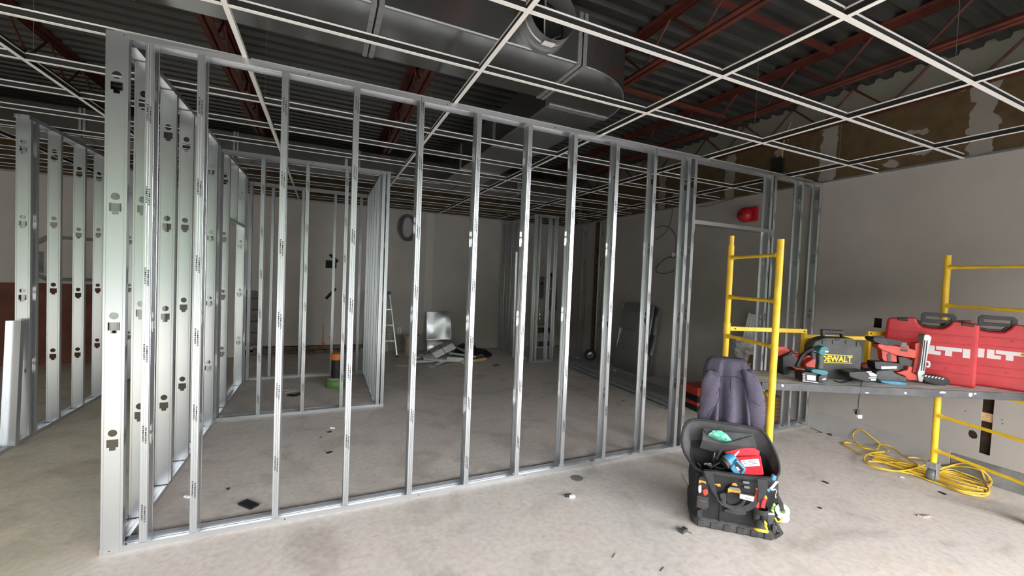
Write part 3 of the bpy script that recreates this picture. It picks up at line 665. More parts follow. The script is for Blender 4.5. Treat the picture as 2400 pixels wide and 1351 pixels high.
# electrical closet wall
FE = Face((4.2, BY-.001, 0), (1, 0, 0))
def wallbox(x0, y0, x1, y1, dep, name, m, lab, cat, **k):
    (a, z0), (b, z1) = FE.p(x0, y1, -dep), FE.p(x1, y0, -dep); o = thing(name, lab, cat, (4.2+a, BY-.001, z0))
    MB().box((0, -dep, 0), (b-a, 0, z1-z0)).build('box', m, o, .006); MB().box((.012, -dep-.004, .012), (b-a-.012, -dep, z1-z0-.012)).build('door', m, o, .003); return o, b-a, z1-z0
o, w_, h_ = wallbox(1259, 649, 1276, 700, .12, 'electrical_panel', 'panelgrey', 'tall grey electrical panel on the back wall inside the closet', 'electrical panel')
MB().lathe([(.03, 0), (.03, .02)], (w_*.6, -.124, h_*.68), (0, -1, 0), 14).build('dial', 'black', o)
o, w_, h_ = wallbox(1283, 651, 1306, 676, .1, 'electrical_panel', 'panelgrey', 'small square grey electrical panel under a black box', 'electrical panel')
o, w_, h_ = wallbox(1288, 680, 1306, 729, .11, 'electrical_panel', 'panelgrey', 'long grey switch box with a black lever, right in the closet', 'electrical panel')
MB().bar((w_*.3, -.13, h_*.6), (w_*.75, -.13, h_*.66), .02, .03).build('lever', 'black', o)
wallbox(1285, 640, 1300, 650, .09, 'meter_box', 'black', 'black meter box at the top of the closet panels', 'meter')
wallbox(1291, 731, 1304, 761, .03, 'cover_board', 'cream', 'pale blank cover under the switch box with the lever', 'cover plate')
o, w_, h_ = wallbox(1283, 675.5, 1306, 679, .06, 'wire_trough', 'cream', 'pale horizontal wiring trough below the small square panel', 'trough')
(a, z0), (b, z1) = FE.p(1254, 815, -.3), FE.p(1301, 762, -.3)
ht = thing('heating_unit', 'cream heating unit with slotted grilles on the closet floor', 'heater', (4.2+a, BY-.02, .002)); w_, h_ = b-a, z1
MB().box((0, -.28, 0), (w_, 0, h_)).build('housing', 'cream', ht, .008)
for zz in (.10, .70):
    for i in range(12):
        if i in (5, 6): continue
        x = .06+(w_-.12)*i/12; MB().box((x, -.283, h_*zz-.02), (x+.022, -.2795, h_*zz+.095)).build('grille_slot', 'dark', ht)
MB().box((w_*.52, -.286, h_*.5-.02), (w_*.58, -.279, h_*.5+.03)).build('switch', 'black', ht); MB().lathe([(.022, 0), (.018, .012)], (w_*.2, -.28, h_*.5), (0, -1, 0), 14).build('valve_knob', 'copper', ht)
MB().box((w_-.02, -.286, .02), (w_-.004, -.279, h_-.01)).build('edge_trim', 'white', ht)
mf = thing('pipe_manifold', 'copper and chrome pipe manifold above the heating unit', 'pipes', (4.31, BY-.06, .55))
for x in (0, .07, .2): MB().tube([(x, 0, -.06), (x, 0, .32)], .011, 8).build('pipe', 'copper', mf)
for x, z, m in ((.07, .08, 'chrome'), (.07, .17, 'chrome'), (.07, 0, 'copper'), (.2, .05, 'white'), (.2, .2, 'copper')): MB().lathe([(.022, -.025), (.03, -.02), (.03, .02), (.022, .025)], (x, -.01, z), (0, 0, 1), 12).build('coupling', m, mf)
MB().tube([(-.02, 0, .45), (-.05, -.03, .35), (.01, -.04, .3), (-.03, -.03, .2), (.05, -.03, .15)], .006, 6).build('flex_hose', 'wire', mf)
tag(MB().tube([ony(1262, 625, BY-.015), ony(1266, 612, BY-.03), ony(1272, 607, BY-.03), ony(1275, 618, BY-.015), ony(1268, 622, BY-.02)], .006, 6).build('wall_wire', 'wood'), 'pale wire loop on the back wall above the closet panels', 'wire')
# fire alarm bell on the right wall
c_ = onx(1757, 505, RX); bl = thing('alarm_bell', 'red round fire alarm bell high on the right wall beyond the door frame', 'alarm bell', c_)
MB().box((-.05, -.12, -.085), (0, .05, .095)).build('back_box', 'bellred', bl, .004)
MB().lathe([(.02, .135), (.05, .13), (.078, .115), (.094, .085), (.098, .055), (.09, .05)], (0, .02, 0), (-1, 0, 0), 28).build('gong', 'bellred', bl)
MB().lathe([(.018, .134), (.012, .142)], (0, .02, 0), (-1, 0, 0), 12).build('gong_nut', 'black', bl)
# cable loops on the right wall
def wallwire(pts, r, lab):
    P = [onx(x, y, RX-.015) for x, y in pts]; Q = []
    for i in range(len(P)-1):
        for k in range(6):
            t = k/6; p0, p1, p2, p3 = P[max(i-1, 0)], P[i], P[i+1], P[min(i+2, len(P)-1)]
            Q.append(.5*((2*p1)+(p2-p0)*t+(2*p0-5*p1+4*p2-p3)*t*t+(3*p1-p0-3*p2+p3)*t**3))
    Q.append(P[-1]); tag(MB().tube(Q, r, 6).build('wall_cable', 'wire'), lab, 'cable', 'cables on the right wall')
wallwire([(1537, 562), (1552, 553), (1566, 535), (1574, 512), (1576, 490)], .006, 'dark cable rising in a curve to the ceiling on the right wall')
wallwire([(1537, 535), (1552, 530), (1570, 535), (1582, 552), (1584, 575), (1582, 596)], .006, 'dark cable arching over the small white wall box')
wallwire([(1582, 603), (1560, 606), (1543, 622), (1538, 637), (1556, 642), (1580, 634), (1592, 615), (1590, 604), (1570, 602), (1545, 618), (1536, 630)], .006, 'looped cable hanging below the small white wall box')
wallwire([(1636, 485), (1660, 483), (1690, 474), (1712, 468), (1727, 462), (1758, 457)], .004, 'thin dark wire running along the top of the right wall')
o = thing('wall_box', 'small white wall box where the looped cables meet', 'wall box', onx(1580, 598, RX)); MB().box((-.02, -.03, -.035), (0, .03, .035)).build('cover', 'white', o, .003)
# folded metal panels, dark roll and a wheel along the right wall
for i, (dx, y0, y1, H, m, lab) in enumerate(((0, 5.17, 5.90, 1.17, 'galv_dull', 'dull folded sheet metal panel leaning on the right wall, nearer the viewer'), (.07, 5.09, 5.60, 1.13, 'galv_dull', 'second folded metal panel leaning behind the first on the right wall'))):
    t = thing('sheet_metal_panel', lab, 'metal sheet', (4.72+dx, y0, .002), 0, 'metal panels on the right wall', (0, .16, 0))
    zz = [0, H*.30, H*.31, H*.60, H*.61, H*.88, H*.885, H]; xx = [0, -.03, 0, .025, 0, -.01, 0, .012]
    MB().add([(xx[k], 0, zz[k]) for k in range(8)]+[(xx[k], y1-y0, zz[k]) for k in range(8)], [(k, k+8, k+9, k+1) for k in range(7)]).build('fold', m, t)
    MB().box((-.002, -.004, 0), (.03, 0, H)).box((-.002, y1-y0, 0), (.03, y1-y0+.004, H)).build('folded_edge', 'galv', t)
rl = thing('mesh_roll', 'upright dark ribbed roll standing beside the leaning metal panels', 'roll', (4.62, 6.02, .001))
MB().lathe([(.075, 0), (.08, .01), (.08, .46), (.07, .48), (.05, .48), (.05, .3)], n=20, cap=False).lathe([(.075, .0), (.001, .0)], n=20, cap=False).build('roll_body', 'black_rub', rl)
for k in range(7): a = k/7*2*PI; MB().box((.079*math.cos(a)-.006, .079*math.sin(a)-.006, .01), (.079*math.cos(a)+.006, .079*math.sin(a)+.006, .46)).build('rib', 'seam', rl)
wh = thing('spare_wheel', 'black rubber wheel leaning at the foot of the right wall', 'wheel', (4.62, 6.45, .112), 0, None, (.1, 0, -.5))
MB().lathe([(.06, -.03), (.10, -.032), (.112, -.02), (.112, .02), (.10, .032), (.06, .03)], (0, 0, 0), (0, 1, 0), 26, False).build('tyre', 'wheel', wh); MB().lathe([(.06, -.02), (.02, -.028), (.02, .028), (.06, .02)], (0, 0, 0), (0, 1, 0), 20, False).build('hub', 'galv_dull', wh)
# bundle of studs on the floor
ch = MB().box((0, 0, 0), (.09, 2.75, .0015)).box((0, 0, .0015), (.0015, 2.75, .034)).box((.0885, 0, .0015), (.09, 2.75, .034)).mesh('channel')
r = random.Random(21)
for i, (x, z) in enumerate(((3.80, 0), (3.90, 0), (4.0, 0), (4.10, 0), (4.20, 0), (4.30, 0), (3.84, .036), (3.94, .036), (4.05, .036), (4.16, .036), (4.27, .036), (3.92, .072), (4.06, .072), (4.18, .072))):
    n_ = i if i < 6 else i-6 if i < 11 else i-11; lay = 'bottom' if i < 6 else 'middle' if i < 11 else 'top'
    t = thing('steel_stud', 'long stud of the floor bundle, %s layer, %s from the open floor' % (lay, ('first', 'second', 'third', 'fourth', 'fifth', 'sixth')[n_]), 'metal stud', (x, 3.74+r.uniform(-.03, .06), z+.002), r.uniform(-.008, .008), 'studs lying in a floor bundle')
    link('channel', ch, 'galv_dull' if i % 3 else 'seam', t)
for i, (x, y) in enumerate(((1353, 838), (1440, 868))):
    p = onz(x, y, .11); t = tag(MB().box((-.03, -.02, 0), (.03, .02, .003)).box((-.003, -.02, -.06), (.003, -.018, 0)).build('paper_tag', 'white', None, 0, p), ('white paper tag on the stud bundle, farther one', 'white paper tag on the stud bundle, nearer one')[i], 'tag', 'tags on the stud bundle')
# red and black instrument case
rc = thing('instrument_case', 'red and black instrument case on the floor behind the hooded jacket', 'tool case', (4.10, 3.52, .001), -.15)
MB().box((0, 0, .19), (.40, .27, .30)).build('lid', 'red', rc, .015); MB().box((.006, .006, .115), (.394, .264, .19)).build('clasp_band', 'black', rc, .006); MB().box((0, 0, .07), (.40, .27, .115)).build('red_band', 'red', rc, .008)
MB().box((.004, .004, 0), (.396, .266, .07)).build('base', 'black', rc, .01)
for x in (.06, .2, .31): MB().box((x, -.006, .13), (x+.05, .006, .18)).build('latch', 'dgrey', rc, .003)
MB().box((.12, -.0015, .03), (.2, .003, .05)).build('label', 'paper', rc)
# white trim bundle with wrap, leaning on the right wall behind the scaffold
tb = thing('trim_bundle', 'bundle of white trim strips in torn clear wrap leaning on the right wall', 'trim bundle', (4.72, 3.42, .002), 0, None, (.10, .14, 0))
for k in range(10): MB().box((-.004*(k % 2), .022*k-.02, .0), (.025-.004*(k % 2), .022*k-.003, 1.2-.006*(k % 3))).build('trim_strip', 'white', tb, .002)
g = MB(); r = random.Random(31); rings = []
for k in range(9):
    z = .36+.065*k; rings.append([Vector((.02+(.10+.05*math.sin(k*1.1))*math.cos(a)*r.uniform(.7, 1.2)-.02*k*.2, .10+(.17+.06*math.cos(k*.9))*math.sin(a)*r.uniform(.75, 1.2), z+r.uniform(-.02, .02))) for a in [2*PI*j/13 for j in range(13)]])
g.loft(rings, smooth=False).build('clear_wrap', 'plast', tb)
MB().box((-.05, -.14, .02), (-.035, .02, .78)).build('cardboard_sleeve', 'card', tb, .003)
p = onz(1802, 992, 0); cb = thing('cardboard_box', 'brown corrugated cardboard on the floor under the scaffold plank', 'cardboard', (p.x, p.y, .001), -.5)
MB().box((-.12, 0, 0), (.12, .20, .30)).build('carton', 'card', cb, .004)
for k in range(6): MB().bar((-.12, -.004, .03+.045*k), (.12, -.004, .06+.045*k), .004, .012, (0, 0, 1)).build('corrugation', 'cardlite', cb)
# floor pipe stub
pp = thing('pipe_stub', 'black pipe stub with orange cap in a green floor flange', 'pipe', (.175, 5.86, .001))
MB().lathe([(.135, 0), (.14, .012), (.135, .09), (.12, .105)], n=28).build('flange', 'green', pp); MB().lathe([(.122, .104), (.124, .12), (.085, .125)], n=28).build('flange_top', 'dryw', pp)
MB().lathe([(.07, .1), (.07, .36)], n=24).build('pipe', 'black', pp); MB().lathe([(.076, .355), (.078, .37), (.078, .425), (.07, .435)], n=24).build('cap', 'orangep', pp)
# small things on the floor
def bit(pts, w, t, m, lab, cat, name):
    P = [onz(x, y, t/2+.001) for x, y in pts]; b = MB()
    for i in range(len(P)-1): b.bar(P[i], P[i+1], w, t)
    tag(b.build(name, m, None, .001), lab, cat, 'litter on the floor')
bit([(568, 1177), (597, 1189)], .06, .012, 'black', 'crumpled dark tape scrap on the floor near the third front stud', 'tape scrap', 'tape_scrap')
bit([(531, 1147), (538, 1146)], .02, .006, 'black', 'tiny dark chip on the floor left of the crumpled tape', 'chip', 'floor_chip')
bit([(433, 1163), (444, 1166)], .016, .012, 'white', 'small white plug on the floor beside the second front stud', 'plug', 'floor_plug')
bit([(774, 1003), (784, 1004)], .014, .01, 'white', 'small white screw anchor on the floor of the middle bay', 'plug', 'floor_plug')
bit([(768, 1014), (777, 1012)], .025, .005, 'black', 'small dark scrap just below the white screw anchor', 'scrap', 'floor_chip')
bit([(766, 1063), (778, 1059)], .025, .006, 'black', 'dark leaf shaped scrap lower in the middle bay', 'scrap', 'floor_chip')
bit([(750, 1026), (755, 1025)], .02, .004, 'card', 'brown crumb on the floor of the middle bay', 'scrap', 'floor_chip')
bit([(662, 915), (692, 914)], .014, .006, 'alu', 'long thin strip on the small room floor, upper', 'metal scrap', 'metal_strip')
bit([(667, 921), (698, 916)], .014, .006, 'alu', 'long thin strip on the small room floor, lower', 'metal scrap', 'metal_strip')
bit([(676, 926), (690, 928), (705, 921)], .05, .015, 'black', 'dark shred of tape on the small room floor', 'tape scrap', 'tape_scrap')
bit([(1325, 1163), (1338, 1161)], .016, .016, 'black', 'dark end of a glue nozzle on the open floor', 'nozzle', 'nozzle_end')
bit([(1334, 1164), (1347, 1163)], .022, .014, 'white', 'white scrap beside the dark nozzle on the open floor', 'scrap', 'floor_plug')
bit([(1596, 1247), (1602, 1243), (1607, 1240)], .03, .02, 'dgrey', 'grey twist of wire on the floor left of the tool bag', 'wire scrap', 'wire_scrap')
bit([(1613, 1246), (1622, 1252)], .004, .004, 'card', 'thin splinter on the floor by the tool bag', 'splinter', 'floor_chip')
bit([(1436, 1308), (1442, 1298)], .004, .003, 'card', 'pale splinter on the near floor', 'splinter', 'floor_chip')
bit([(1548, 1340), (1556, 1330)], .004, .003, 'card', 'pale splinter at the bottom edge of the picture', 'splinter', 'floor_chip')
bit([(2110, 1118), (2120, 1121)], .01, .008, 'white', 'white chip on the floor before the yellow cord', 'chip', 'floor_chip')
bit([(2202, 1153), (2217, 1160)], .02, .006, 'black', 'dark scrap on the floor below the caster', 'scrap', 'floor_chip')
bit([(2150, 1208), (2160, 1211), (2178, 1209)], .02, .008, 'alu', 'pale shaving on the floor at the right', 'shaving', 'floor_chip')
bit([(1928, 1128), (1942, 1134)], .015, .006, 'black', 'small dark chip on the floor under the plank', 'chip', 'floor_chip')
bit([(1918, 1190), (1926, 1192)], .015, .006, 'black', 'small dark chip on the floor right of the tool bag', 'chip', 'floor_chip')
bit([(1944, 1018), (1947, 1020)], .03, .015, 'black', 'small dark lump at the foot of the right wall', 'chip', 'floor_chip')
bit([(1900, 1003), (1928, 1015), (1912, 1013)], .008, .004, 'black', 'dark wire scrap by the end of the door side track', 'wire scrap', 'wire_scrap')
bit([(1455, 940), (1464, 941)], .03, .006, 'green', 'greenish scrap on the floor before the stud bundle', 'scrap', 'floor_chip')
bit([(1157, 857), (1168, 856)], .05, .02, 'dgrey', 'grey lump on the floor right of the batten', 'scrap', 'floor_chip')
p = onz(1352, 1121, 0); tag(MB().lathe([(.05, 0), (.045, .001)], (0, 0, 0), (0, 0, 1), 16).build('floor_spot', 'panelgrey', None, 0, (p.x, p.y, .0005)), 'flat greenish patch on the floor by the bottom track', 'floor patch')
# ================================================================ SCAFFOLD, PLANK AND TOOLS
def spline(P, k=6, closed=False):
    n = len(P); Q = []
    for i in range(n if closed else n-1):
        g = lambda j: P[j % n] if closed else P[max(0, min(n-1, j))]
        p0, p1, p2, p3 = g(i-1), g(i), g(i+1), g(i+2)
        for a in range(k):
            t = a/k; Q.append(.5*((2*p1)+(p2-p0)*t+(2*p0-5*p1+4*p2-p3)*t*t+(3*p1-p0-3*p2+p3)*t**3))
    if not closed: Q.append(P[-1])
    return Q
A2, A1, A3 = Vector((2.915, 2.262, 0)), Vector((2.748, 1.768, 0)), Vector((4.60, 1.597, 0)); A4 = A3+(A1-A2)*1.18
us = (A3-A2).normalized()
sc = thing('scaffold', 'yellow rolling scaffold with two ladder frames standing by the right wall', 'scaffold', (0, 0, 0))
def post(p, top, pin=False, base=.14, r=.0215):
    b = MB(); b.tube([p+Vector((0, 0, base)), p+Vector((0, 0, top))], r, 16)
    if pin: b.tube([p+Vector((0, 0, top)), p+Vector((0, 0, top+.075))], r*.78, 14)
    else: b.tube([p+Vector((0, 0, top-.02)), p+Vector((0, 0, top+.001))], r*.8, 14, False)
    return b.build('post', 'yellow', sc)
post(A1, 1.865); post(A2, 1.86, True); post(A3, 1.86); post(A4, 1.86)
def rung(a, b, z):
    d = (b-a).normalized(); P = [a+d*.018, a+d*.03, a+d*.06, b-d*.06, b-d*.03, b-d*.018]
    MB().tube([p+Vector((0, 0, z)) for p in P], [.022, .018, .0125, .0125, .018, .022], 10).build('rung', 'yellow', sc)
for z in (.26, .55, .815, 1.145, 1.452, 1.762): rung(A2, A1, z); rung(A3, A4, z)
MB().lathe([(.025, 0), (.026, .005), (.026, .085), (.025, .09)], A2+Vector((0, 0, 1.16)), n=16, cap=False).build('collar', 'yellow', sc)
T = MB()
def up(s, z): p = A2+us*s; return Vector((p.x, p.y, z))
T.bar(up(.02, 1.203), up(.655, 1.203), .028, .034).bar(up(.64, .84), up(.64, 1.19), .034, .034, (0, 1, 0)).bar(up(.655, 1.162), up(1.165, 1.162), .028, .03)
T.bar(up(1.18, .84), up(1.18, 1.19), .034, .034, (0, 1, 0)).bar(up(1.165, 1.203), up(1.80, 1.203), .028, .034).bar(up(.02, .835), up(1.79, .835), .03, .05)
T.build('side_truss', 'yellow', sc, .004)
b = MB()
for s in (.63, 1.185, .06): b.lathe([(.006, 0), (.006, .004)], up(s, 1.203)-Vector((us.y, -us.x, 0))*-.016, (us.y, -us.x, 0), 8)
b.build('pin_hole', 'black', sc)
for p in (A1, A2, A3, A4):
    c = MB().box((p.x-.036, p.y-.036, .105), (p.x+.036, p.y+.036, .16)).box((p.x-.028, p.y-.034, .028), (p.x+.028, p.y-.026, .105)).box((p.x-.028, p.y+.026, .028), (p.x+.028, p.y+.034, .105)).build('caster', 'seam', sc, .006)
    MB().lathe([(.01, -.024), (.046, -.024), (.052, -.016), (.052, .016), (.046, .024), (.01, .024)], (p.x, p.y, .0525), (0, 1, 0), 22).build('wheel', 'panelgrey', c)
MB().tube([A3+Vector((0, 0, .15)), A3+Vector((0, 0, .19))], .014, 10).build('caster_stem', 'chrome', sc)
ZP = .885; up2 = Vector((.905, -.425, 0)).normalized(); PR = math.atan2(up2.y, up2.x)
pk = thing('plank', 'long worn grey scaffold plank carrying the tools and cases', 'plank', (2.765, 1.848, ZP-.05), PR)
MB().box((0, .012, .008), (1.95, .40, .05)).build('deck', 'plank', pk, .002)
MB().box((-.002, 0, .0), (1.952, .012, .051)).build('edge_rail', 'plank_edge', pk, .002); MB().box((-.002, .40, 0), (1.952, .412, .051)).build('edge_rail', 'plank_edge', pk, .002)
for i in range(5): MB().box((.04+i*.45, .012, .0), (.09+i*.45, .40, .008)).build('cross_bar', 'plank_edge', pk)
b = MB(); r = random.Random(12)
for s, z, w, h_ in ((.14, .035, .012, .012), (.72, .010, .02, .006), (1.23, .035, .028, .010), (1.42, .028, .022, .018), (1.45, .036, .014, .008), (.98, .02, .012, .01)):
    b.prism([(s+w*math.cos(a)*r.uniform(.5, 1), z+h_*math.sin(a)*r.uniform(.5, 1)) for a in [2*PI*k/9 for k in range(9)]], .0, .0012, XZ)
b.build('paint_splash', 'logo', pk)
def toolface(px, py, u=(.905, -.425)): return Face(onz(px, py, ZP+.001), u)
def CP(ox, oy, k): return lambda pts: [(ox+x/k, oy+y/k) for x, y in pts]
def part(F, t, pts, off, th, name, m, bevel=.004): return pr(F, pts, off, th, name, m, t, bevel)
def tool(F, name, label, cat): return thing(name, label, cat, F.O, F.rz)
cA = CP(1810, 760, 9.006)
# red cordless tool with black strap, left end of plank
F = toolface(1868, 884); t = tool(F, 'cordless_tool', 'red and black cordless tool lying at the left end of the plank', 'power tool')
part(F, t, cA([(225, 690), (330, 640), (430, 640), (560, 720), (600, 880), (560, 960), (420, 1040), (330, 1075), (235, 1080)]), .0, .09, 'motor_body', 'black', .012)
part(F, t, cA([(330, 600), (470, 560), (620, 620), (600, 720), (450, 720), (360, 680)]), .02, .06, 'grip', 'red', .01)
part(F, t, cA([(50, 480), (235, 480), (275, 480), (385, 570), (330, 610), (240, 640), (60, 700)]), .03, .05, 'guard', 'red', .008)
part(F, t, cA([(640, 790), (650, 740), (760, 655), (900, 690), (980, 650), (990, 800), (720, 860)]), .03, .06, 'gear_housing', 'red', .01)
part(F, t, cA([(690, 850), (890, 720), (910, 740), (970, 800), (970, 930), (830, 970), (740, 960)]), -.03, .07, 'front_block', 'red', .008)
part(F, t, cA([(440, 915), (560, 930), (740, 960), (620, 1005), (540, 1000)]), -.045, .05, 'battery_lip', 'red', .004)
part(F, t, cA([(1080, 690), (1130, 690), (1270, 840), (1260, 870), (1190, 850), (1085, 860)]), .06, .05, 'rear_block', 'red', .006)
MB().tube(spline([F.v(*cA([q])[0], -.0) for q in ((520, 900), (570, 790), (640, 660), (720, 590), (850, 530), (1000, 500))]), .014, 8).build('strap', 'black', t)
MB().tube([F.v(*cA([(330, 650)])[0], -.01), F.v(*cA([(400, 590)])[0], -.01), F.v(*cA([(520, 620)])[0], -.01)], .01, 8).build('trigger_guard', 'black', t)
# impact driver
F = toolface(1925, 901); t = tool(F, 'impact_driver', 'teal and black impact driver standing on its battery before the black case', 'power tool')
part(F, t, cA([(1000, 560), (1040, 490), (1100, 468), (1165, 490), (1200, 550), (1195, 600), (1150, 640), (1090, 660), (1010, 650), (985, 610)]), .0, .06, 'head', 'teal', .012)
part(F, t, cA([(985, 640), (1105, 670), (1110, 760), (1090, 985), (970, 970), (990, 800)]), .01, .04, 'grip', 'dgrey', .01)
part(F, t, cA([(825, 975), (880, 955), (1000, 960), (1120, 985), (1185, 1010), (1182, 1060), (1080, 1095), (1000, 1065), (850, 1025)]), -.005, .075, 'foot', 'teal', .008)
part(F, t, cA([(985, 1090), (1165, 1050), (1185, 1120), (1172, 1225), (1060, 1245), (970, 1215)]), -.005, .075, 'battery', 'black', .008)
part(F, t, cA([(1060, 1160), (1130, 1145), (1135, 1170), (1065, 1185)]), -.0065, .002, 'battery_mark', 'paper', 0)
part(F, t, cA([(1115, 565), (1190, 570), (1190, 595), (1120, 598)]), -.002, .004, 'nameplate', 'paper', 0)
a, c = F.v(*cA([(1010, 575)])[0], .03), F.v(*cA([(880, 570)])[0], .03)
MB().tube([a, a+(c-a)*.35, a+(c-a)*.36, c], [.016, .012, .005, .004], 10).build('chuck_bit', 'chrome', t)
MB().tube([F.v(*cA([(1010, 690)])[0], .03), F.v(*cA([(975, 720)])[0], .03), F.v(*cA([(985, 770)])[0], .03)], .007, 8).build('trigger', 'black', t)
F = toolface(1898, 899); t = tool(F, 'battery_block', 'black battery with pale rating label lying flat beside the impact driver', 'battery')
part(F, t, cA([(630, 1035), (700, 1012), (960, 1045), (972, 1245), (850, 1235), (640, 1205)]), 0, .08, 'case', 'black', .006)
part(F, t, cA([(735, 1078), (922, 1092), (918, 1198), (740, 1182)]), -.0015, .002, 'rating_label', 'logo', 0)
for k in range(4): y = 1055+38*k; part(F, t, cA([(648, y), (695, y+4), (695, y+18), (648, y+14)]), -.002, .003, 'contact_slot', 'paper', 0)
part(F, t, cA([(640, 1195), (965, 1235), (965, 1248), (640, 1208)]), -.002, .003, 'contact_slot', 'paper', 0)
# drill bits
F = toolface(1957, 886)
for i, (x0, y0, x1, y1, m, lab) in enumerate(((1490, 925, 1235, 1090, 'alu', 'long bright bit pointing up to the right in the bit pile'), (1180, 860, 1300, 1000, 'chrome', 'upper left bit of the bit pile'), (1150, 950, 1230, 1090, 'chrome', 'lower left bit of the bit pile'),
                                     (1230, 880, 1380, 960, 'chrome', 'bit lying across the top of the bit pile'), (1260, 1000, 1340, 900, 'galv_dull', 'short dull bit in the middle of the bit pile'), (1210, 1030, 1330, 1000, 'galv_dull', 'low dull bit at the foot of the bit pile'), (1300, 900, 1400, 1000, 'galv_dull', 'dull bit at the right of the bit pile'))):
    a, c = F.v(*cA([(x0, y0)])[0], .006*i-.01), F.v(*cA([(x1, y1)])[0], .006*i-.01)
    o = MB().tube([a, a+(c-a)*.6, a+(c-a)*.62, c], [.005, .005, .0035, .0035], 8).build('drill_bit', m, None, 0, F.O); o.rotation_euler.z = F.rz; tag(o, lab, 'drill bit', 'drill bits on the plank')
P = [onz(x, y, ZP+.006) for x, y in ((1955, 893), (1975, 897), (2000, 890), (2020, 882), (1990, 878))]
tag(MB().tube(spline(P), .004, 6).build('loose_cord', 'black'), 'thin black cord lying in front of the black tool case', 'cord')
# black drill case with yellow brand print
F = Face(onz(2016, 893, ZP+.001), (.815, -.58)); cD = CP(1800, 720, 5.873)
t = tool(F, 'drill_case', 'dark grey drill case with yellow lettering and black carrying handle', 'tool case')
out = cD([(600, 880), (597, 560), (655, 470), (790, 425), (1150, 432), (1245, 475), (1302, 575), (1285, 800), (1280, 895)])
case_o = F.poly(out); zmin = min(z for s, z in case_o); case_o = [(s, max(z, 0)) for s, z in case_o]; case_o[0] = (case_o[0][0], 0); case_o[-1] = (case_o[-1][0], 0)
MB().prism(case_o, -.055, 0, XZ).build('front_shell', 'dgrey', t, .01); MB().prism(case_o, -.115, -.056, XZ).build('rear_shell', 'dgrey', t, .01)
for x in (750, 890, 1075, 1220):
    part(F, t, cD([(x, 455), (x+78, 460), (x+78, 520), (x, 515)] if x < 1200 else [(x, 480), (x+30, 485), (x+55, 545), (x, 540)]), -.005, .008, 'raised_rib', 'dgrey', .002)
part(F, t, cD([(915, 425), (1000, 430), (985, 465), (935, 462)]), -.003, .01, 'latch', 'black', .003)
part(F, t, cD([(745, 320), (760, 312), (1045, 325), (1060, 340), (1055, 425), (1020, 425), (1015, 375), (795, 365), (785, 412), (752, 408)]), .035, .035, 'handle', 'black', .008)
def fit_text(F, t, body, pts, off, m, name, bold=.06):  # lettering stretched to the quad pts (tl, tr, br, bl)
    v, f = text_mesh(body, 1, 0, bold); x0 = min(p.x for p in v); x1 = max(p.x for p in v); y0 = min(p.y for p in v); y1 = max(p.y for p in v)
    q = F.poly(pts, off); b = MB(); vs = []
    for p in v:
        a, c = (p.x-x0)/(x1-x0), (p.y-y0)/(y1-y0)
        s = (1-a)*((1-c)*q[3][0]+c*q[0][0])+a*((1-c)*q[2][0]+c*q[1][0]); z = (1-a)*((1-c)*q[3][1]+c*q[0][1])+a*((1-c)*q[2][1]+c*q[1][1])
        vs.append((s, off, z))
    return b.add(vs, f).build(name, m, t)
fit_text(F, t, 'DEWALT', cD([(738, 668), (1163, 682), (1155, 762), (738, 752)]), -.0022, 'yprint', 'brand_lettering', .035)
part(F, t, cD([(738, 650), (1168, 668), (1168, 676), (738, 659)]), -.002, .003, 'print_line', 'yprint', 0); part(F, t, cD([(738, 760), (1160, 770), (1160, 779), (738, 768)]), -.002, .003, 'print_line', 'yprint', 0)
# chargers and batteries
cN = CP(1990, 770, 9.008)
F = toolface(2045, 902); t = tool(F, 'battery_charger', 'black charger with bright metal contacts and a hanging cord', 'charger')
part(F, t, cN([(0, 930), (180, 915), (360, 905), (480, 940), (600, 985), (600, 1130), (400, 1150), (250, 1120), (10, 1040)]), 0, .10, 'housing', 'black', .01)
for q in ([(362, 915), (470, 910), (485, 930), (380, 938)], [(400, 945), (505, 940), (590, 985), (580, 1020), (450, 1015)], [(405, 1040), (585, 1035), (585, 1055), (410, 1060)], [(455, 1070), (570, 1070), (565, 1105), (460, 1105)]): part(F, t, cN(q), -.004, .006, 'contact', 'alu', .001)
P = [F.v(*cN([(270, 1120)])[0], -.005), F.v(*cN([(270, 1150)])[0], -.03)]
pl = [(2019, 897), (2017, 912), (2013, 935), (2011, 958)]
P += [F.v(x, y, -.075) for x, y in pl]
MB().tube(spline(P), .0035, 7).build('power_cord', 'black', t)
q = F.v(2010, 960, -.075); MB().box((q.x-.012, q.y-.01, q.z-.035), (q.x+.012, q.y+.01, q.z)).box((q.x-.03, q.y-.006, q.z-.012), (q.x+.02, q.y+.006, q.z-.004)).build('plug', 'black', t, .003)
MB().box((q.x+.0, q.y-.008, q.z-.06), (q.x+.028, q.y+.008, q.z-.038)).build('plug_tag', 'white', t)
F = toolface(2085, 900); t = tool(F, 'flat_tool_box', 'flat dark box with a teal base lying at the front of the plank', 'tool box')
part(F, t, cN([(570, 960), (600, 905), (920, 897), (1010, 965), (1235, 1050), (1222, 1135), (700, 1120), (600, 1080)]), .0, .11, 'upper_shell', 'dgrey', .006)
part(F, t, cN([(665, 1105), (1060, 1128), (1242, 1160), (1192, 1212), (1060, 1200), (900, 1190), (690, 1150)]), -.012, .12, 'base', 'blue', .005)
F2 = Face(F.O+F.n*.03, F.u); b2 = thing('battery_pack', 'black slide battery with white printed label resting on the flat dark box', 'battery', F2.O, F2.rz)
part(F2, b2, cN([(540, 705), (700, 705), (1050, 740), (1088, 785), (1080, 885), (1000, 912), (700, 885), (560, 862)]), 0, .07, 'case', 'black', .008)
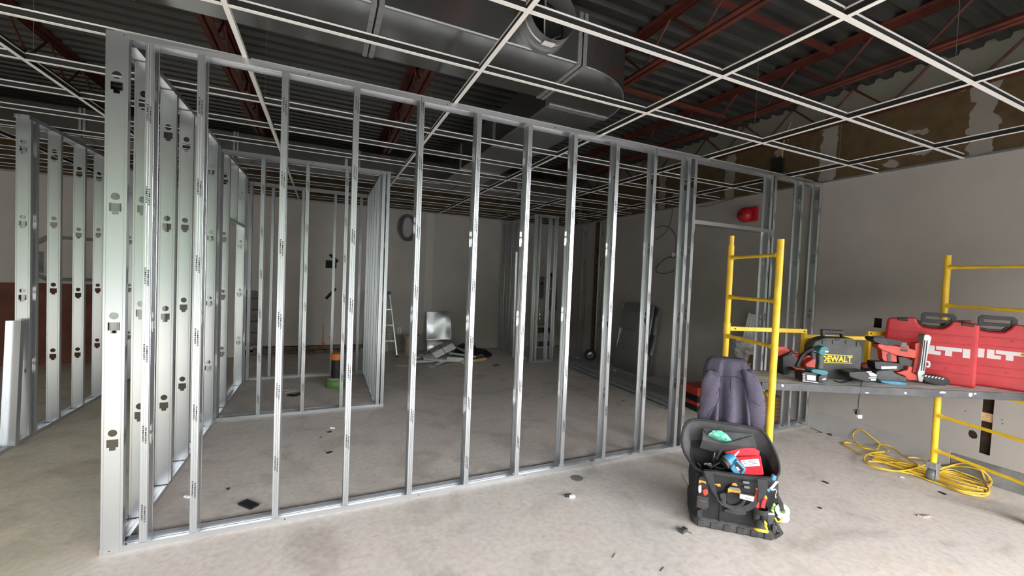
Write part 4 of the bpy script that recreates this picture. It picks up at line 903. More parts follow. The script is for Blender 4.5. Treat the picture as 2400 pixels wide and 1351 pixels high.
part(F2, b2, cN([(680, 805), (1010, 800), (1002, 850), (850, 858), (682, 866)]), -.0015, .002, 'printed_label', 'paper', 0); part(F2, b2, cN([(945, 852), (1020, 850), (1020, 866), (945, 868)]), -.0018, .002, 'red_stripe', 'red', 0)
F = toolface(2040, 878); t = tool(F, 'red_battery', 'red and black battery lying between the drill case and the nailer', 'battery'); part(F, t, cN([(260, 765), (545, 742), (560, 870), (540, 905), (300, 900)]), 0, .06, 'case', 'red', .006); part(F, t, cN([(265, 850), (545, 850), (545, 905), (300, 905)]), -.004, .05, 'base', 'black', .004)
# nailer
F = toolface(2160, 900); t = tool(F, 'nailer', 'red cordless nailer with black top and upright grey magazine', 'power tool')
part(F, t, cN([(505, 225), (540, 190), (640, 195), (800, 215), (1040, 255), (1110, 290), (1122, 340), (1090, 355), (980, 350), (830, 365), (680, 332), (610, 310), (540, 275)]), -.01, .075, 'motor_cap', 'black_rub', .012)
part(F, t, cN([(610, 340), (660, 330), (980, 370), (1090, 395), (1250, 415), (1440, 470), (1445, 560), (1400, 640), (1200, 605), (1000, 575), (700, 460), (620, 400)]), 0, .06, 'body', 'red', .01)
part(F, t, cN([(1100, 430), (1240, 445), (1235, 500), (1095, 480)]), -.003, .008, 'vent', 'black', .002)
part(F, t, cN([(695, 460), (770, 470), (970, 520), (1005, 600), (1015, 715), (840, 705), (740, 690), (705, 640)]), .01, .04, 'handle', 'red', .01)
part(F, t, cN([(800, 560), (860, 520), (900, 560), (880, 690), (820, 690)]), .006, .02, 'soft_grip', 'dgrey', .003)
part(F, t, cN([(1040, 600), (1180, 610), (1395, 690), (1330, 865), (1080, 885)]), .012, .05, 'battery', 'black', .006)
part(F, t, cN([(1400, 320), (1560, 290), (1520, 780), (1460, 1000), (1350, 940), (1400, 650)]), .0, .05, 'nose_frame', 'red', .006)
part(F, t, cN([(1590, 150), (1620, 128), (1700, 140), (1752, 190), (1695, 420), (1645, 700), (1585, 1050), (1550, 1142), (1470, 1122), (1450, 950), (1505, 780), (1545, 480)]), -.022, .05, 'magazine', 'galv_dull', .004)
for q in ([(1600, 250), (1615, 250), (1540, 900), (1525, 900)], [(1650, 260), (1665, 260), (1590, 900), (1575, 900)]): part(F, t, cN(q), -.025, .005, 'magazine_groove', 'black_rub', .001)
part(F, t, cN([(990, 940), (1240, 880), (1262, 800), (1350, 820), (1325, 930), (1475, 1010), (1455, 1105), (1240, 1095), (1180, 1010)]), -.012, .06, 'nail_guide', 'red', .006)
MB().tube(spline([F.v(*cN([q])[0], .0) for q in ((1630, 700), (1690, 720), (1680, 810), (1620, 800))]), .006, 6).build('belt_hook', 'paper', t)
F = toolface(2205, 904); t = tool(F, 'fastener_coil', 'black collated fastener coil lying in front of the first red case', 'fasteners')
part(F, t, cN([(1590, 1020), (1650, 985), (1950, 1015), (2080, 1050), (2140, 1090), (2160, 1150), (2040, 1225), (1900, 1228), (1590, 1130)]), 0, .07, 'coil_body', 'black_rub', .02)
for k in range(6): x = 1620+72*k; y = 985+12*k; part(F, t, cN([(x, y), (x+40, y+5), (x+10, y+45), (x-35, y+40)]), -.006, .02, 'fastener_row', 'galv_dull', .002)
# two red tool cases with block letters
eh = Vector((.353, -.935, 0)).normalized(); nh = Vector((.935, .353, 0)).normalized()
O1 = Vector((4.205, 1.27, ZP+.001))-eh*.515; FH = Face(O1, eh); cH = CP(2000, 720, 5.875)
Hs, Hh, Hd = .515, .44, .135
def P_(x, y): return FH.p(*cH([(x, y)])[0])
case_top = [P_(x, y) for x, y in ((470, 158), (600, 150), (860, 152), (885, 215), (935, 265), (1050, 290), (1230, 300), (1320, 250), (1365, 195), (1480, 212), (1700, 242), (1830, 268))]
case_top = [(max(.004, min(s, Hs)), z) for s, z in case_top]
TL = {}
for k, q in dict(T=[(1140, 535), (1500, 575), (1495, 628), (1358, 612), (1352, 678), (1265, 668), (1270, 605), (1142, 588)], I=[(1512, 580), (1612, 595), (1602, 710), (1505, 695)]).items(): TL[k] = [P_(*p) for p in q]
tz1 = sum(z for s, z in (TL['T'][0], TL['T'][1]))/2; tz0 = TL['I'][2][1]; hh = tz1-tz0
sT0, sT1 = TL['T'][0][0], TL['T'][1][0]; sI0, sI1 = TL['I'][0][0], TL['I'][1][0]
def R(a, b, c, d): return [(a, b), (c, b), (c, d), (a, d)]
iw = sI1-sI0; sL1 = P_(1205, 625)[0]; sL0 = sT0-iw-.006-.0; g = .012
letters = [R(sI0, tz0, sI1, tz1), [(sT0, tz1-hh*.42), (sT0, tz1), (sT1, tz1), (sT1, tz1-hh*.42), ((sT0+sT1)/2+iw/2, tz1-hh*.42), ((sT0+sT1)/2+iw/2, tz0), ((sT0+sT1)/2-iw/2, tz0), ((sT0+sT1)/2-iw/2, tz1-hh*.42)],
           [(sL0, tz0), (sL1, tz0), (sL1, tz0+hh*.42), (sL0+iw, tz0+hh*.42), (sL0+iw, tz1), (sL0, tz1)], R(sL0-g-iw, tz0, sL0-g, tz1)]
h1 = sL0-2*g-iw; h0 = h1-iw*2.6
letters.append([(h0, tz0), (h0+iw, tz0), (h0+iw, tz0+hh*.3), (h1-iw, tz0+hh*.3), (h1-iw, tz0), (h1, tz0), (h1, tz1), (h1-iw, tz1), (h1-iw, tz0+hh*.7), (h0+iw, tz0+hh*.7), (h0+iw, tz1), (h0, tz1)])
def red_case(O, label):
    t = thing('tool_case', label, 'tool case', O, FH.rz, 'red tool cases')
    o = [(Hs-.004, 0), (.004, 0)][::-1]+case_top[::-1]
    MB().prism([(.004, 0), (Hs, 0)]+case_top[::-1], -Hd/2+.002, 0, XZ).build('front_shell', 'hred', t, .013, seg=3); MB().prism([(.004, 0), (Hs, 0)]+case_top[::-1], -Hd, -Hd/2-.002, XZ).build('rear_shell', 'hred', t, .013, seg=3)
    for q, nm in (([(600, 148), (755, 150), (755, 195), (612, 185)], 'latch'), ([(1488, 212), (1672, 232), (1672, 275), (1490, 258)], 'latch')):
        MB().prism([P_(*p) for p in q], -Hd*.7, .006, XZ).build(nm, 'black', t, .005)
    hole = [P_(*p) for p in ((1000, 125), (1350, 150), (1345, 195), (1000, 172))]
    MB().prism([P_(*p) for p in ((925, 200), (932, 105), (975, 73), (1385, 102), (1428, 142), (1425, 205), (1320, 250), (1230, 300), (1050, 293), (935, 262), (850, 170))], -.085, -.045, XZ,
               [hole, [P_(*p) for p in ((930, 215), (1290, 232), (1225, 272), (1060, 262), (960, 240))]]).build('handle', 'black', t, .005)
    for z in (.09, .15, .30, .36): MB().box((.03, -.0025, Hh*z/.44-.004), (Hs-.03, .004, Hh*z/.44+.004)).build('moulded_rib', 'hred', t, .002)
    for s, z in ((Hs*.74, .345), (Hs*.71, .115), (Hs*.3, .345)): MB().lathe([(.008, 0), (.007, .004)], (s, -.0005, z), (0, -1, 0), 12).build('boss', 'hred', t)
    b = MB()
    for q in letters: b.prism(q, .0005, .0016, XZ)
    b.build('brand_lettering', 'logo', t)
    c = MB().lathe([(.006, 0), (.006, .002)], (Hs+.001, .06, .235), (1, 0, 0), 12); c.box((Hs, .0575, .185), (Hs+.003, .0625, .222)); c.build('side_pin', 'paper', t)
    return t
red_case(O1, 'red tool case with block letters standing on the plank, first and whole')
O2 = O1+nh*.165; F2 = Face(O2, eh); dS = F2.p(2334, 821)[0]-sT0
red_case(O2+eh*dS, 'second red tool case, cut by the picture edge, behind the first')
# ================================================================ YELLOW EXTENSION CORD
cC = CP(1940, 930, 4.222)
def fl(x, y, z):
    x, y = cC([(x, y)])[0]; p = onz(x, y, z)
    if p.x > RX-.035: p = onx(x, y, RX-.03)
    p.z = max(p.z, .008); return p
yc = MB(); r = random.Random(4)
def strand(pts, z=.01, closed=False): yc.tube(spline([fl(x, y, z) for x, y in pts], 5, closed), .0065, 7, True, closed)
strand([(520, 560), (430, 525), (330, 500), (262, 440), (250, 375), (290, 332), (350, 338), (420, 390), (470, 430), (525, 475), (600, 540)], .03)
strand([(600, 620), (490, 590), (330, 560), (200, 500), (155, 465), (190, 455), (300, 478), (420, 520), (560, 560)], .012)
strand([(560, 545), (430, 560), (362, 600), (370, 650), (450, 695), (600, 730), (740, 735), (880, 705), (965, 670), (955, 635), (880, 608), (790, 602)], .04)
strand([(490, 520), (510, 480), (570, 478), (660, 520), (750, 590), (900, 680)], .05)
for k in range(9):
    y0, y1 = 560+9*k+r.uniform(-4, 4), 690+13*k
    y2 = 730+13*k; xr = 1500+r.uniform(-60, 110)
    strand([(420+r.uniform(-30, 60), y0), (620, y0+45+r.uniform(-6, 10)), (820, (y0+y1)/2+40), (1000, y1+10), (1120, y2+10), (1300, 790+19*k+r.uniform(-8, 8)), (xr, 880+12*k)], .012+.006*(k % 4))
strand([(400, 640), (560, 650), (760, 660), (980, 720), (1100, 725), (1250, 675), (1380, 660), (1500, 710), (1590, 790), (1600, 860), (1560, 830), (1520, 720)], .03)
strand([(380, 650), (500, 700), (700, 740), (860, 775), (1000, 830), (1150, 880), (1330, 950), (1500, 985), (1590, 965), (1560, 890), (1400, 810), (1250, 750), (1100, 735), (980, 720)], .012)
strand([(1090, 760), (1200, 720), (1340, 760), (1480, 815), (1575, 880), (1595, 940), (1520, 960), (1350, 905), (1200, 850), (1080, 800)], .022)
strand([(1100, 715), (1230, 690), (1400, 700), (1530, 740), (1600, 800), (1620, 850), (1590, 890)], .045)
tag(yc.build('extension_cord', 'ycord'), 'yellow extension cord heaped on the floor against the right wall', 'cord')
# ================================================================ TOOL BAG AND JACKET
FB = Face((2.2, 1.87, 0), (.753, -.659)); BW = .47
bag = thing('tool_bag', 'open black rolling tool bag full of tools, standing on the bare floor', 'tool bag', FB.O, FB.rz)
def bl_(x, y, off=0.): a, b = FB.p(x, y, off); return Vector((a, off, b))
def rrect(x0, y0, x1, y1, rd, z, n=4):
    P = []
    for cx, cy, a0 in ((x1-rd, y0+rd, -PI/2), (x1-rd, y1-rd, 0), (x0+rd, y1-rd, PI/2), (x0+rd, y0+rd, PI)):
        P += [Vector((cx+rd*math.cos(a0+PI/2*i/n), cy+rd*math.sin(a0+PI/2*i/n), z)) for i in range(n+1)]
    return P
r = random.Random(2)
MB().loft([rrect(.0, -.01, BW, .27, .04, 0), rrect(-.012, -.022, BW+.012, .275, .045, .012), rrect(-.010, -.020, BW+.010, .275, .045, .05), rrect(.0, -.008, BW, .27, .04, .062)], cap0=True, cap1=True).build('rubber_base', 'black_rub', bag)
for k in range(6): MB().box((.02+k*.075, -.028, .004), (.065+k*.075, -.015, .046)).build('base_lug', 'black_rub', bag, .006)
def wav(P, a): return [p+Vector((r.uniform(-a, a), r.uniform(-a, a), r.uniform(-a, a)*.5)) for p in P]
body = [rrect(.0, -.004, BW, .27, .04, .058), wav(rrect(-.006, -.012, BW+.004, .27, .04, .15), .003), wav(rrect(-.012, -.014, BW+.006, .272, .04, .24), .004), wav(rrect(-.006, -.008, BW, .27, .04, .335), .003)]
MB().loft(body).build('body', 'cordura', bag)
top = body[-1]; n = len(top)
# mouth: rim loop, low at the front, high at the back, sides folded outwards
rim_ctrl = [bl_(1812, 1122, .0), bl_(1826, 1095, .10), bl_(1813, 1052, .17), bl_(1788, 1012, .215), bl_(1764, 1003, .225), bl_(1690, 991, .23), bl_(1628, 984, .225), bl_(1606, 996, .20), bl_(1598, 1038, .15), bl_(1612, 1075, .09), bl_(1645, 1106, .0), bl_(1730, 1118, -.01)]
rim = spline(rim_ctrl, 6, True); m_ = len(rim)
def resample(loop, k, start):
    i0 = min(range(len(loop)), key=lambda i: (loop[i]-start).length); L = loop[i0:]+loop[:i0]; d = [0]
    for i in range(len(L)): d.append(d[-1]+(L[(i+1) % len(L)]-L[i]).length)
    o = []
    for j in range(k):
        t = d[-1]*j/k; i = max(q for q in range(len(L)) if d[q] <= t+1e-9); f = (t-d[i])/max(1e-6, d[i+1]-d[i]); o.append(L[i].lerp(L[(i+1) % len(L)], f))
    return o
K_ = 48
ra = resample(top, K_, Vector((BW, 0, .335))); rb = resample(rim, K_, rim_ctrl[0])
mid = [a.lerp(b, .5)+Vector((0, .012 if a.y > .2 else 0, -.01)) for a, b in zip(ra, rb)]
MB().loft([ra, mid, rb]).build('mouth_outer', 'cordura', bag)
cen = Vector((BW/2, .13, .35)); inn = [b.lerp(cen, .03) for b in rb]; inm = [a.lerp(Vector((BW/2, .13, a.z)), .06) for a in mid]; ina = [a.lerp(Vector((BW/2, .13, a.z)), .08) for a in ra]; inf = [Vector((a.x, a.y, .12)).lerp(Vector((BW/2, .13, .12)), .1) for a in ra]
MB().loft([inn, inm]).build('lining', 'cordura_in', bag); MB().loft([inm, ina, inf], cap1=True).build('inner_well', 'cordura', bag)
MB().tube(rb, .009, 8, False, True).build('rim_binding', 'web', bag)
# inside pocket on the raised back flap
def surf(a, b): return bl_(a, b, .20)
pk_ = [surf(*q) for q in ((1648, 1004), (1690, 1012), (1735, 1016), (1766, 1018))]; pb_ = [surf(*q) for q in ((1640, 1050), (1680, 1062), (1730, 1066), (1775, 1066))]
MB().loft([pk_, [p.lerp(q, .5)+Vector((0, -.035, 0)) for p, q in zip(pk_, pb_)], pb_], closed=False).build('inner_pocket', 'cordura_in', bag)
MB().tube(spline([surf(1648, 1004)+Vector((0, -.004, 0)), surf(1660, 1022)+Vector((0, -.02, 0)), surf(1690, 1034)+Vector((0, -.03, 0)), surf(1720, 1030)+Vector((0, -.03, 0)), surf(1762, 1022)+Vector((0, -.006, 0))]), .004, 6).build('pocket_hem', 'web', bag)
gp = thing('green_wrapper', 'crumpled green clear wrapper tucked in the back pocket of the tool bag', 'wrapper', FB.O, FB.rz)
c = [bl_(x, y, .175) for x, y in ((1661, 1018), (1672, 1009), (1690, 1010), (1703, 1018), (1716, 1034), (1700, 1036), (1678, 1028))]
g = MB(); ce2 = sum(c, Vector())/7+Vector((0, -.02, .0)); g.add(c+[ce2]+[p+Vector((0, .012, -.02)) for p in c], [(i, (i+1) % 7, 7) for i in range(7)]+[(i, 8+i, 8+(i+1) % 7, (i+1) % 7) for i in range(7)]); g.build('film', 'gpack', gp)
# telescopic handle at the back
for s in (.13, .33): MB().tube([(s, .345, .05), (s, .345, 1.0)], .008, 8).build('handle_tube', 'dgrey', bag)
MB().box((.10, .328, .99), (.36, .362, 1.018)).build('handle_grip', 'black', bag, .012)
MB().box((.10, .262, .04), (.36, .352, .30)).build('back_plate', 'black', bag, .005)
for s in (.02, .45): MB().lathe([(.02, -.02), (.05, -.02), (.052, -.01), (.052, .01), (.05, .02), (.02, .02)], (s, .30, .053), (1, 0, 0), 18).build('wheel', 'wheel', bag)
# front panel, pockets, straps and trims
def fp(pts, off, th, name, m, bevel=.004, par=None): return MB().prism([(FB.p(x, y, off)) for x, y in pts], -off-th, -off, XZ).build(name, m, par if par is not None else bag, bevel)
cK = CP(1570, 1040, 5.403)
fp(cK([(430, 345), (540, 350), (860, 400), (1100, 430), (1290, 440), (1290, 480), (1000, 470), (560, 400), (440, 390)]), -.03, .03, 'front_hem', 'web', .006)
fp(cK([(360, 440), (400, 415), (440, 430), (490, 520), (500, 700), (490, 820), (430, 845), (340, 810)]), -.045, .04, 'side_pocket', 'cordura', .008)
fp(cK([(340, 660), (490, 690), (488, 820), (430, 848), (335, 808)]), -.055, .012, 'pocket_front', 'black_rub', .004)
fp(cK([(380, 712), (462, 735), (458, 752), (378, 728)]), -.057, .003, 'red_patch', 'brownpanel', 0)
fp(cK([(370, 465), (458, 485), (455, 515), (440, 512), (440, 500), (390, 492), (385, 510), (366, 505)]), -.05, .006, 'orange_trim', 'orange', .001)
fp(cK([(560, 515), (640, 512), (645, 550), (600, 545), (598, 530), (560, 528)]), -.03, .006, 'orange_trim', 'orange', .001)
fp(cK([(345, 850), (410, 835), (408, 960), (345, 930)]), -.03, .02, 'strap_tab', 'web', .003)
fp(cK([(635, 690), (655, 690), (640, 1020), (620, 1015)]), -.017, .006, 'panel_seam', 'black', .001)
# carrying strap looping down over the front
st = [(440, 400), (490, 520), (560, 660), (640, 750), (760, 805), (900, 830), (1020, 800), (1090, 720)]
stp = spline([bl_(*cK([q])[0], -.065) for q in st], 6)
g = MB(); w_ = [.022]*len(stp)
g.add([p+Vector((0, -.0, 0))+o for p, q in zip(stp, stp[1:]+stp[-1:]) for o in (Vector((-.5*.022, 0, .012)), Vector((.5*.022, -.006, -.012)))], [(2*i, 2*i+1, 2*i+3, 2*i+2) for i in range(len(stp)-1)], True)
g.add([p+Vector((0, .003, 0))+o for p in stp for o in (Vector((-.5*.022, 0, .012)), Vector((.5*.022, -.006, -.012)))], [(2*i, 2*i+2, 2*i+3, 2*i+1) for i in range(len(stp)-1)], True)
g.build('carry_strap', 'web', bag)
fp(cK([(425, 350), (540, 355), (560, 480), (600, 640), (640, 740), (590, 700), (520, 590), (470, 470)]), -.05, .006, 'strap_fold', 'web', .002)
fp(cK([(1105, 450), (1245, 465), (1235, 590), (1190, 690), (1110, 760), (1120, 600)]), -.07, .006, 'strap_fold', 'web', .002)
# round holster pocket in the middle with orange trims
def ringpts(cx, cy, rx, ry, a0, a1, n, off): return [bl_(*cK([(cx+rx*math.cos(a), cy+ry*math.sin(a))])[0], off) for a in [a0+(a1-a0)*i/n for i in range(n+1)]]
fp(cK([(700, 700), (720, 580), (760, 545), (880, 560), (915, 620), (940, 720), (900, 790), (790, 800), (720, 770)]), -.045, .035, 'holster_back', 'cordura', .006)
MB().tube(ringpts(800, 700, 140, 105, .05, PI-.05, 14, -.06), .011, 8).build('holster_rim', 'web', bag)
fp(cK([(625, 640), (690, 630), (715, 650), (715, 760), (680, 770), (640, 700)]), -.065, .02, 'holster_tab', 'web', .004)
fp(cK([(690, 830), (950, 850), (970, 905), (900, 915), (690, 875)]), -.06, .02, 'loose_web', 'black_rub', .004)
fp(cK([(780, 530), (800, 502), (840, 508), (860, 545)]), -.05, .008, 'orange_trim', 'orange', .001)
fp(cK([(738, 570), (790, 590), (850, 605), (892, 590), (890, 640), (850, 630), (780, 615), (735, 625)]), -.052, .006, 'orange_trim', 'orange', .001)
fp(cK([(750, 555), (880, 570), (905, 620), (735, 600)]), -.048, .004, 'holster_patch', 'panelgrey', .001)
for q in ([(925, 480), (1010, 490), (1005, 520), (925, 508)], [(940, 540), (1015, 550), (1010, 580), (940, 568)]): fp(cK(q), -.04, .012, 'buckle', 'panelgrey', .003)
# two tool cups
for cx, sx in ((1100, 45), (1185, 45)):
    c = bl_(*cK([(cx, 880)])[0], -.05); q = bl_(*cK([(cx, 980)])[0], -.05)
    MB().lathe([(.016, 0), (.02, c.z-q.z), (.023, c.z-q.z+.004), (.018, c.z-q.z+.002), (.014, .01)], (c.x, -.05, q.z), (0, 0, 1), 16, False).build('tool_cup', 'black_rub', bag)
c = bl_(*cK([(1145, 845)])[0], -.05)
MB().lathe([(.042, -.012), (.046, .016), (.042, .018), (.036, -.01)], (c.x, -.05, c.z), (0, 0, 1), 22, False).build('cup_band', 'web', bag)
# --- things carried in and on the bag
def bthing(name, label, cat): return thing(name, label, cat, FB.O, FB.rz)
t = bthing('red_pouch', 'red fabric parts pouch with a white printed label inside the tool bag', 'pouch')
def ip(x, y, off): return bl_(*cK([(x, y)])[0], off)
bt = [ip(700, 415, .03), ip(1195, 395, .03)]; tp = [ip(690, 100, .17), ip(1130, 60, .17)]
fr = [ip(800, 405, .035), ip(1195, 393, .035), ip(1150, 150, .12), ip(815, 165, .12)]; bk2 = [ip(690, 110, .17), ip(860, 70, .175), ip(1060, 52, .175), ip(1140, 100, .165)]
MB().add(fr+[p+Vector((0, .05, -.05)) for p in fr], [(0, 1, 2, 3), (7, 6, 5, 4), (0, 4, 5, 1), (1, 5, 6, 2), (2, 6, 7, 3), (3, 7, 4, 0)]).build('front', 'redbag', t, .006)
MB().add(bk2+[fr[3]+Vector((0, .03, -.02)), fr[2]+Vector((0, .03, -.02))], [(0, 1, 4), (1, 2, 5, 4), (2, 3, 5)]).build('back_flap', 'redbag', t)
nv = (fr[1]-fr[0]).cross(fr[3]-fr[0]).normalized()
if nv.y > 0: nv = -nv
def onfront(x, y, d=.002):   # sight line met with the pouch front
    e = bl_(x, y, 0); w = FB.O; o = Matrix.Rotation(-FB.rz, 4, 'Z') @ (EYE-w); dd = e-o; tt = nv.dot(fr[0]-o)/nv.dot(dd); return o+dd*tt+nv*d
lb = [onfront(*cK([q])[0]) for q in ((935, 300), (1145, 285), (1122, 195), (895, 215))]
MB().add(lb, [(0, 1, 2, 3)]).build('printed_label', 'paper', t)
pl_ = MB(); A_, B_, D_ = lb[3], lb[2], lb[0]
for u0, v0, u1, v1 in ((.1, .2, .2, .3), (.1, .5, .2, .6), (.35, .25, .8, .32), (.4, .45, .75, .52), (.35, .65, .8, .72)):
    P4_ = [A_+(B_-A_)*u+(D_-A_)*v+nv*.001 for u, v in ((u0, v0), (u1, v0), (u1, v1), (u0, v1))]; pl_.add(P4_, [(0, 3, 2, 1)])
pl_.build('label_print', 'panelgrey', t)
t = bthing('screw_gun', 'teal and black screw gun lying in the mouth of the tool bag', 'power tool')
a, c = ip(700, 250, .03), ip(810, 165, .06); d = (c-a)
MB().lathe([(.02, 0), (.034, .004), (.038, .02), (.036, d.length*.75), (.026, d.length)], a, d, 20).build('barrel', 'blue', t)
MB().lathe([(.036, 0), (.036, .05), (.03, .052)], a-d.normalized()*.012, d, 20).build('rubber_ring', 'black_rub', t)
e = ip(875, 98, .09); MB().tube([c, c+(e-c)*.5, e], [.007, .0045, .004], 8).build('bit', 'white', t)
t = bthing('tool_battery', 'blue tool battery foot with an open black socket in the tool bag', 'battery')
fp(cK([(765, 320), (800, 270), (850, 210), (970, 330), (950, 370), (900, 412), (830, 410)]), .0, .06, 'shell', 'blue', .006, t); fp(cK([(815, 265), (850, 235), (940, 330), (900, 385)]), -.003, .01, 'socket', 'black', .002, t); fp(cK([(835, 300), (860, 300), (890, 340), (865, 345)]), -.0045, .004, 'contact', 'white', 0, t)
t = bthing('tool_cluster', 'dark jumble of small tools in the left of the bag mouth', 'hand tools'); r = random.Random(17)
for k in range(9):
    p = ip(r.uniform(380, 620), r.uniform(180, 340), .06+.01*k); q = p+Vector((r.uniform(-.06, .06), r.uniform(-.03, .03), r.uniform(-.02, .07))); MB().tube([p, p.lerp(q, .5), q], [.01, .009, .005], 8).build('handle', ('black', 'dgrey', 'chrome')[k % 3], t)
t = bthing('utility_knife', 'flat bright metal utility knife lying over the middle holster', 'knife'); fp(cK([(885, 640), (1075, 680), (1060, 745), (880, 700)]), -.085, .018, 'body', 'alu', .004, t); fp(cK([(955, 685), (1030, 700), (1028, 708), (953, 693)]), -.0865, .002, 'slider', 'panelgrey', 0, t)
t = bthing('snips', 'red handled snips standing in the right hand tool cup', 'snips')
fp(cK([(1080, 790), (1125, 745), (1138, 760), (1130, 830), (1100, 830)]), -.065, .016, 'handle', 'red', .005, t); fp(cK([(1150, 820), (1165, 740), (1195, 680), (1235, 690), (1225, 730), (1205, 800), (1215, 830)]), -.07, .018, 'handle', 'redbag', .005, t); fp(cK([(1195, 672), (1215, 662), (1238, 690), (1235, 715), (1200, 705)]), -.072, .02, 'handle_tip', 'orange', .004, t)
t = bthing('red_pliers', 'dark red pliers standing behind the strap at the right of the bag', 'pliers'); fp(cK([(1060, 690), (1100, 600), (1125, 620), (1110, 720), (1080, 760)]), -.05, .014, 'handle', 'red', .004, t); fp(cK([(1085, 570), (1120, 560), (1125, 590), (1095, 600)]), -.05, .014, 'jaw', 'orange', .003, t)
t = bthing('red_marker', 'short red marker in the left pocket of the tool bag', 'marker'); fp(cK([(412, 600), (440, 580), (480, 590), (487, 640), (450, 672), (420, 650)]), -.062, .02, 'barrel', 'red', .006, t)
t = bthing('white_marker', 'white marker beside the red one in the left pocket', 'marker'); fp(cK([(362, 540), (400, 535), (402, 620), (375, 640), (362, 610)]), -.06, .016, 'barrel', 'white', .006, t)
t = bthing('tape_measure', 'black and yellow tape measure hanging at the lower right of the bag', 'tape measure')
c = ip(1155, 1105, -.075); dn = (ip(1150, 1010, -.06)-c); MB().lathe([(.028, 0), (.034, .004), (.036, .02), (.034, dn.length+.01), (.025, dn.length+.02)], c, dn, 24).build('case', 'black_rub', t)
MB().lathe([(.027, -.002), (.038, -.004), (.039, .008), (.035, .012)], c, dn, 26, False).build('yellow_ring', 'yellow', t); MB().lathe([(.026, -.001), (.012, -.002)], c, dn, 20).build('end_label', 'card', t)
MB().lathe([(.012, -.003), (.004, -.003)], c, dn, 12).build('hub_label', 'yprint', t)
fp(cK([(1195, 985), (1225, 1000), (1240, 1030), (1225, 1040), (1245, 1090), (1205, 1110), (1200, 1060)]), -.095, .012, 'yellow_clip', 'yellow', .003, t)
t = bthing('blue_square_tool', 'blue handled chisel with a bright blade at the right rim of the bag', 'chisel')
fp(cK([(1285, 450), (1310, 402), (1355, 425), (1345, 470), (1300, 485)]), -.02, .03, 'handle', 'blue', .006, t); fp(cK([(1260, 570), (1345, 475), (1378, 490), (1290, 600)]), -.03, .006, 'blade', 'alu', .001, t); fp(cK([(1225, 600), (1240, 572), (1275, 590), (1260, 625)]), -.035, .012, 'blue_tip', 'blue', .003, t)
t = bthing('tape_roll', 'pale lime tape roll clipped to the right side of the bag', 'tape roll')
c = ip(1425, 850, -.02); MB().lathe([(.016, -.014), (.036, -.015), (.038, -.012), (.038, .012), (.036, .015), (.016, .014), (.016, -.014)], c, (-.3, -.9, .35), 26, False).build('roll', 'limeside', t); MB().lathe([(.0175, -.012), (.0175, .012)], c, (-.3, -.9, .35), 20).build('core', 'green', t)
c = ip(1440, 930, -.0); MB().lathe([(.014, -.010), (.03, -.010), (.03, .010), (.014, .010)], c, (-.2, -.9, .1), 22).build('white_roll', 'white', t)
t = bthing('green_marker', 'green capped marker among the clips on the bag side', 'marker'); fp(cK([(1302, 775), (1325, 760), (1345, 780), (1335, 805), (1310, 805)]), -.05, .014, 'cap', 'lime', .004, t); fp(cK([(1285, 800), (1325, 805), (1325, 850), (1285, 845)]), -.048, .014, 'barrel', 'green', .004, t); fp(cK([(1275, 840), (1325, 850), (1325, 885), (1300, 880)]), -.05, .014, 'grip', 'lime', .004, t)
t = bthing('belt_pouch', 'grey belt pouch hanging below the green marker', 'pouch'); fp(cK([(1230, 880), (1280, 870), (1335, 895), (1330, 940), (1310, 1020), (1250, 1050), (1225, 980)]), -.055, .035, 'pouch', 'cordura_in', .008, t); fp(cK([(1228, 878), (1330, 892), (1328, 910), (1230, 902)]), -.058, .004, 'hem', 'paper', .001, t)
t = bthing('black_strap_clip', 'black webbing strap with metal hook hanging at the bag side', 'strap')
fp(cK([(1350, 650), (1375, 640), (1440, 770), (1450, 850), (1415, 870), (1365, 730)]), -.035, .008, 'strap', 'web', .003, t); MB().tube(spline([ip(x, y, -.03) for x, y in ((1300, 600), (1330, 580), (1350, 610), (1335, 650), (1340, 690), (1365, 650), (1385, 640))]), .004, 6).build('hook', 'chrome', t)
t = bthing('hanging_pliers', 'black handled pliers hanging lowest at the right of the bag', 'pliers')
for q in ([(1300, 1010), (1335, 1000), (1350, 1100), (1320, 1195), (1295, 1160)], [(1335, 1010), (1370, 1010), (1445, 1140), (1430, 1170), (1380, 1130)], [(1315, 1170), (1390, 1140), (1430, 1160), (1390, 1195), (1330, 1200)], [(1310, 950), (1400, 960), (1400, 1020), (1310, 1015)]): fp(cK(q), -.02, .02, 'handle', 'black_rub', .005, t)
MB().tube(spline([ip(x, y, -.03) for x, y in ((1330, 940), (1360, 990), (1400, 980), (1420, 930), (1390, 900))]), .005, 6).build('brass_ring', 'yprint', t)
MB().tube(spline([ip(x, y, -.01) for x, y in ((145, 378), (175, 440), (210, 500), (236, 530))]), .003, 6).build('loose_wire', 'black', bag)
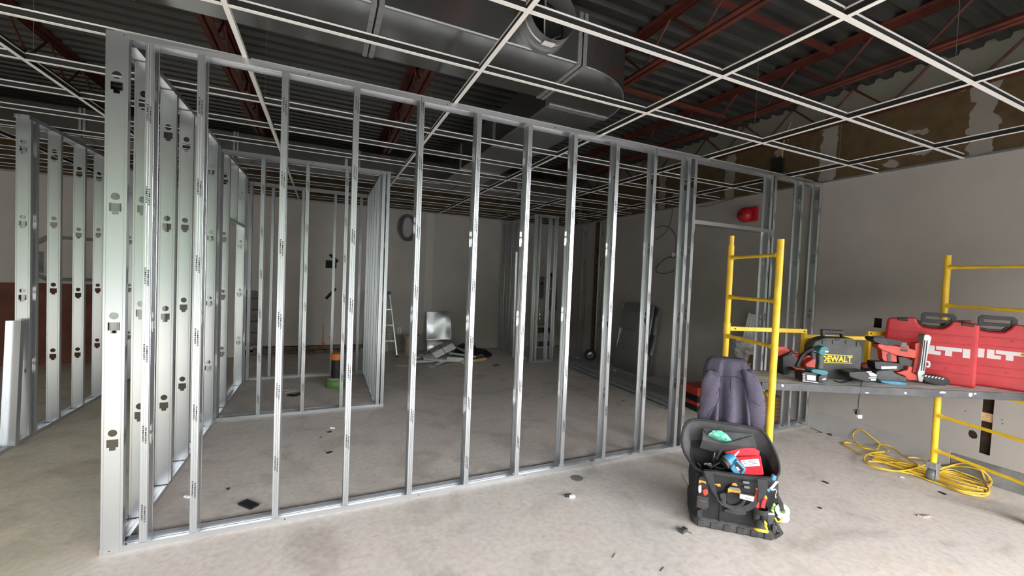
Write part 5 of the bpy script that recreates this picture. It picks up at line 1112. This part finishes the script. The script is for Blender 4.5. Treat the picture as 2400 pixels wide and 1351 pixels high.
# --- jacket draped over the bag handle
C0 = Vector((.225, .29, 0)); jk = thing('hooded_jacket', 'purple grey fleece jacket draped over the handle of the tool bag', 'jacket', FB.O, FB.rz)
def ring(z, x0, x1, yf, yb, amp, fr_, ph, n=96):
    P = []
    for j in range(n):
        a = 2*PI*j/n; cx, rx = (x0+x1)/2, (x1-x0)/2; cy, ry = (yf+yb)/2, (yb-yf)/2
        ca, sa = math.cos(a), math.sin(a); f = amp*1.5*(math.sin(ph*.35+13*ca)+.5*math.sin(21*ca+ph*.6+1)+.2*math.sin(33*ca-ph))*(1 if sa < 0 else .5)
        P.append(Vector((cx+rx*math.copysign(abs(ca)**.75, ca), cy+ry*math.copysign(abs(sa)**.8, sa)+f*(-1 if sa < 0 else 1)*abs(sa), z)))
    return P
DJ = .075; X = lambda x, y: FB.p(x, y, .30)[0]
rows = [(1.035, 1672, 1748, .255, .33, 0, 852), (1.028, 1664, 1756, .235, .35, .001, 856), (.99, 1655, 1764, .215, .365, .003, 868), (.93, 1650, 1767, .205, .37, .005, 885), (.86, 1648, 1768, .20, .37, .010, 905), (.78, 1646, 1770, .195, .37, .017, 930), (.70, 1644, 1773, .19, .37, .021, 955), (.62, 1640, 1776, .187, .37, .023, 985), (.50, 1638, 1776, .187, .37, .022, 1010), (.42, 1640, 1774, .19, .37, .022, 1030)]
rows = [(z, a_, b_, f_+DJ, k_+DJ, m_2, y_) for z, a_, b_, f_, k_, m_2, y_ in rows]
rg = [ring(z, X(a, y), X(b, y), f, k, am, 0, .4+.25*i) for i, (z, a, b, f, k, am, y) in enumerate(rows)]
MB().loft(rg, cap0=False).build('body', 'hoodie', jk, subsurf=1)
g = MB(); g.add(rg[0], [tuple(range(len(rg[0])))]); g.build('neck_fold', 'hoodie', jk)
def sleeve(pts, rad, name, seed):
    r = random.Random(seed); P = spline([bl_(x, y, o+DJ) for x, y, o in pts], 5); k = len(P); rings = []
    for i, p in enumerate(P):
        t = i/(k-1); j = min(int(t*(len(rad)-1)), len(rad)-2); f = t*(len(rad)-1)-j; R0 = rad[j]*(1-f)+rad[j+1]*f
        rings.append([p+Vector((R0*math.cos(a)*(1+.10*math.sin(3*a+t*7+seed)+.06*math.sin(9*t*PI+2*a)), R0*.72*math.sin(a)*(1+.10*math.sin(2*a+t*9)), .012*math.sin(a*2+t*8))) for a in [2*PI*q/20 for q in range(20)]])
    return MB().loft(rings, cap0=True, cap1=True).build(name, 'hoodie', jk, subsurf=1)
sleeve([(1672, 870, .20), (1666, 890, .18), (1664, 920, .185), (1660, 950, .20), (1650, 975, .225), (1644, 1000, .24)], [.035, .056, .058, .052, .042, .036], 'sleeve', 1)
sleeve([(1752, 870, .21), (1761, 895, .19), (1768, 930, .20), (1771, 960, .215), (1772, 985, .235), (1772, 1003, .245)], [.032, .048, .054, .058, .060, .056], 'sleeve', 5)
def seam(pts, nm='seam'): MB().tube(spline([bl_(x, y, o+DJ) for x, y, o in pts], 5), .0022, 5).build(nm, 'seamline', jk)
seam([(1672, 873, .165), (1684, 885, .175), (1692, 884, .19), (1715, 883, .192), (1733, 887, .19), (1745, 898, .18)])
seam([(1713, 885, .19), (1712, 905, .187), (1713, 925, .182)])
seam([(1690, 888, .19), (1686, 905, .16), (1686, 930, .14), (1678, 950, .145), (1664, 965, .15), (1654, 985, .17)])
seam([(1758, 938, .15), (1772, 946, .145), (1780, 952, .16)])
# every label, group and name is set where the thing is built; nothing is hidden, and all stands at its real place
bpy.context.view_layer.update()
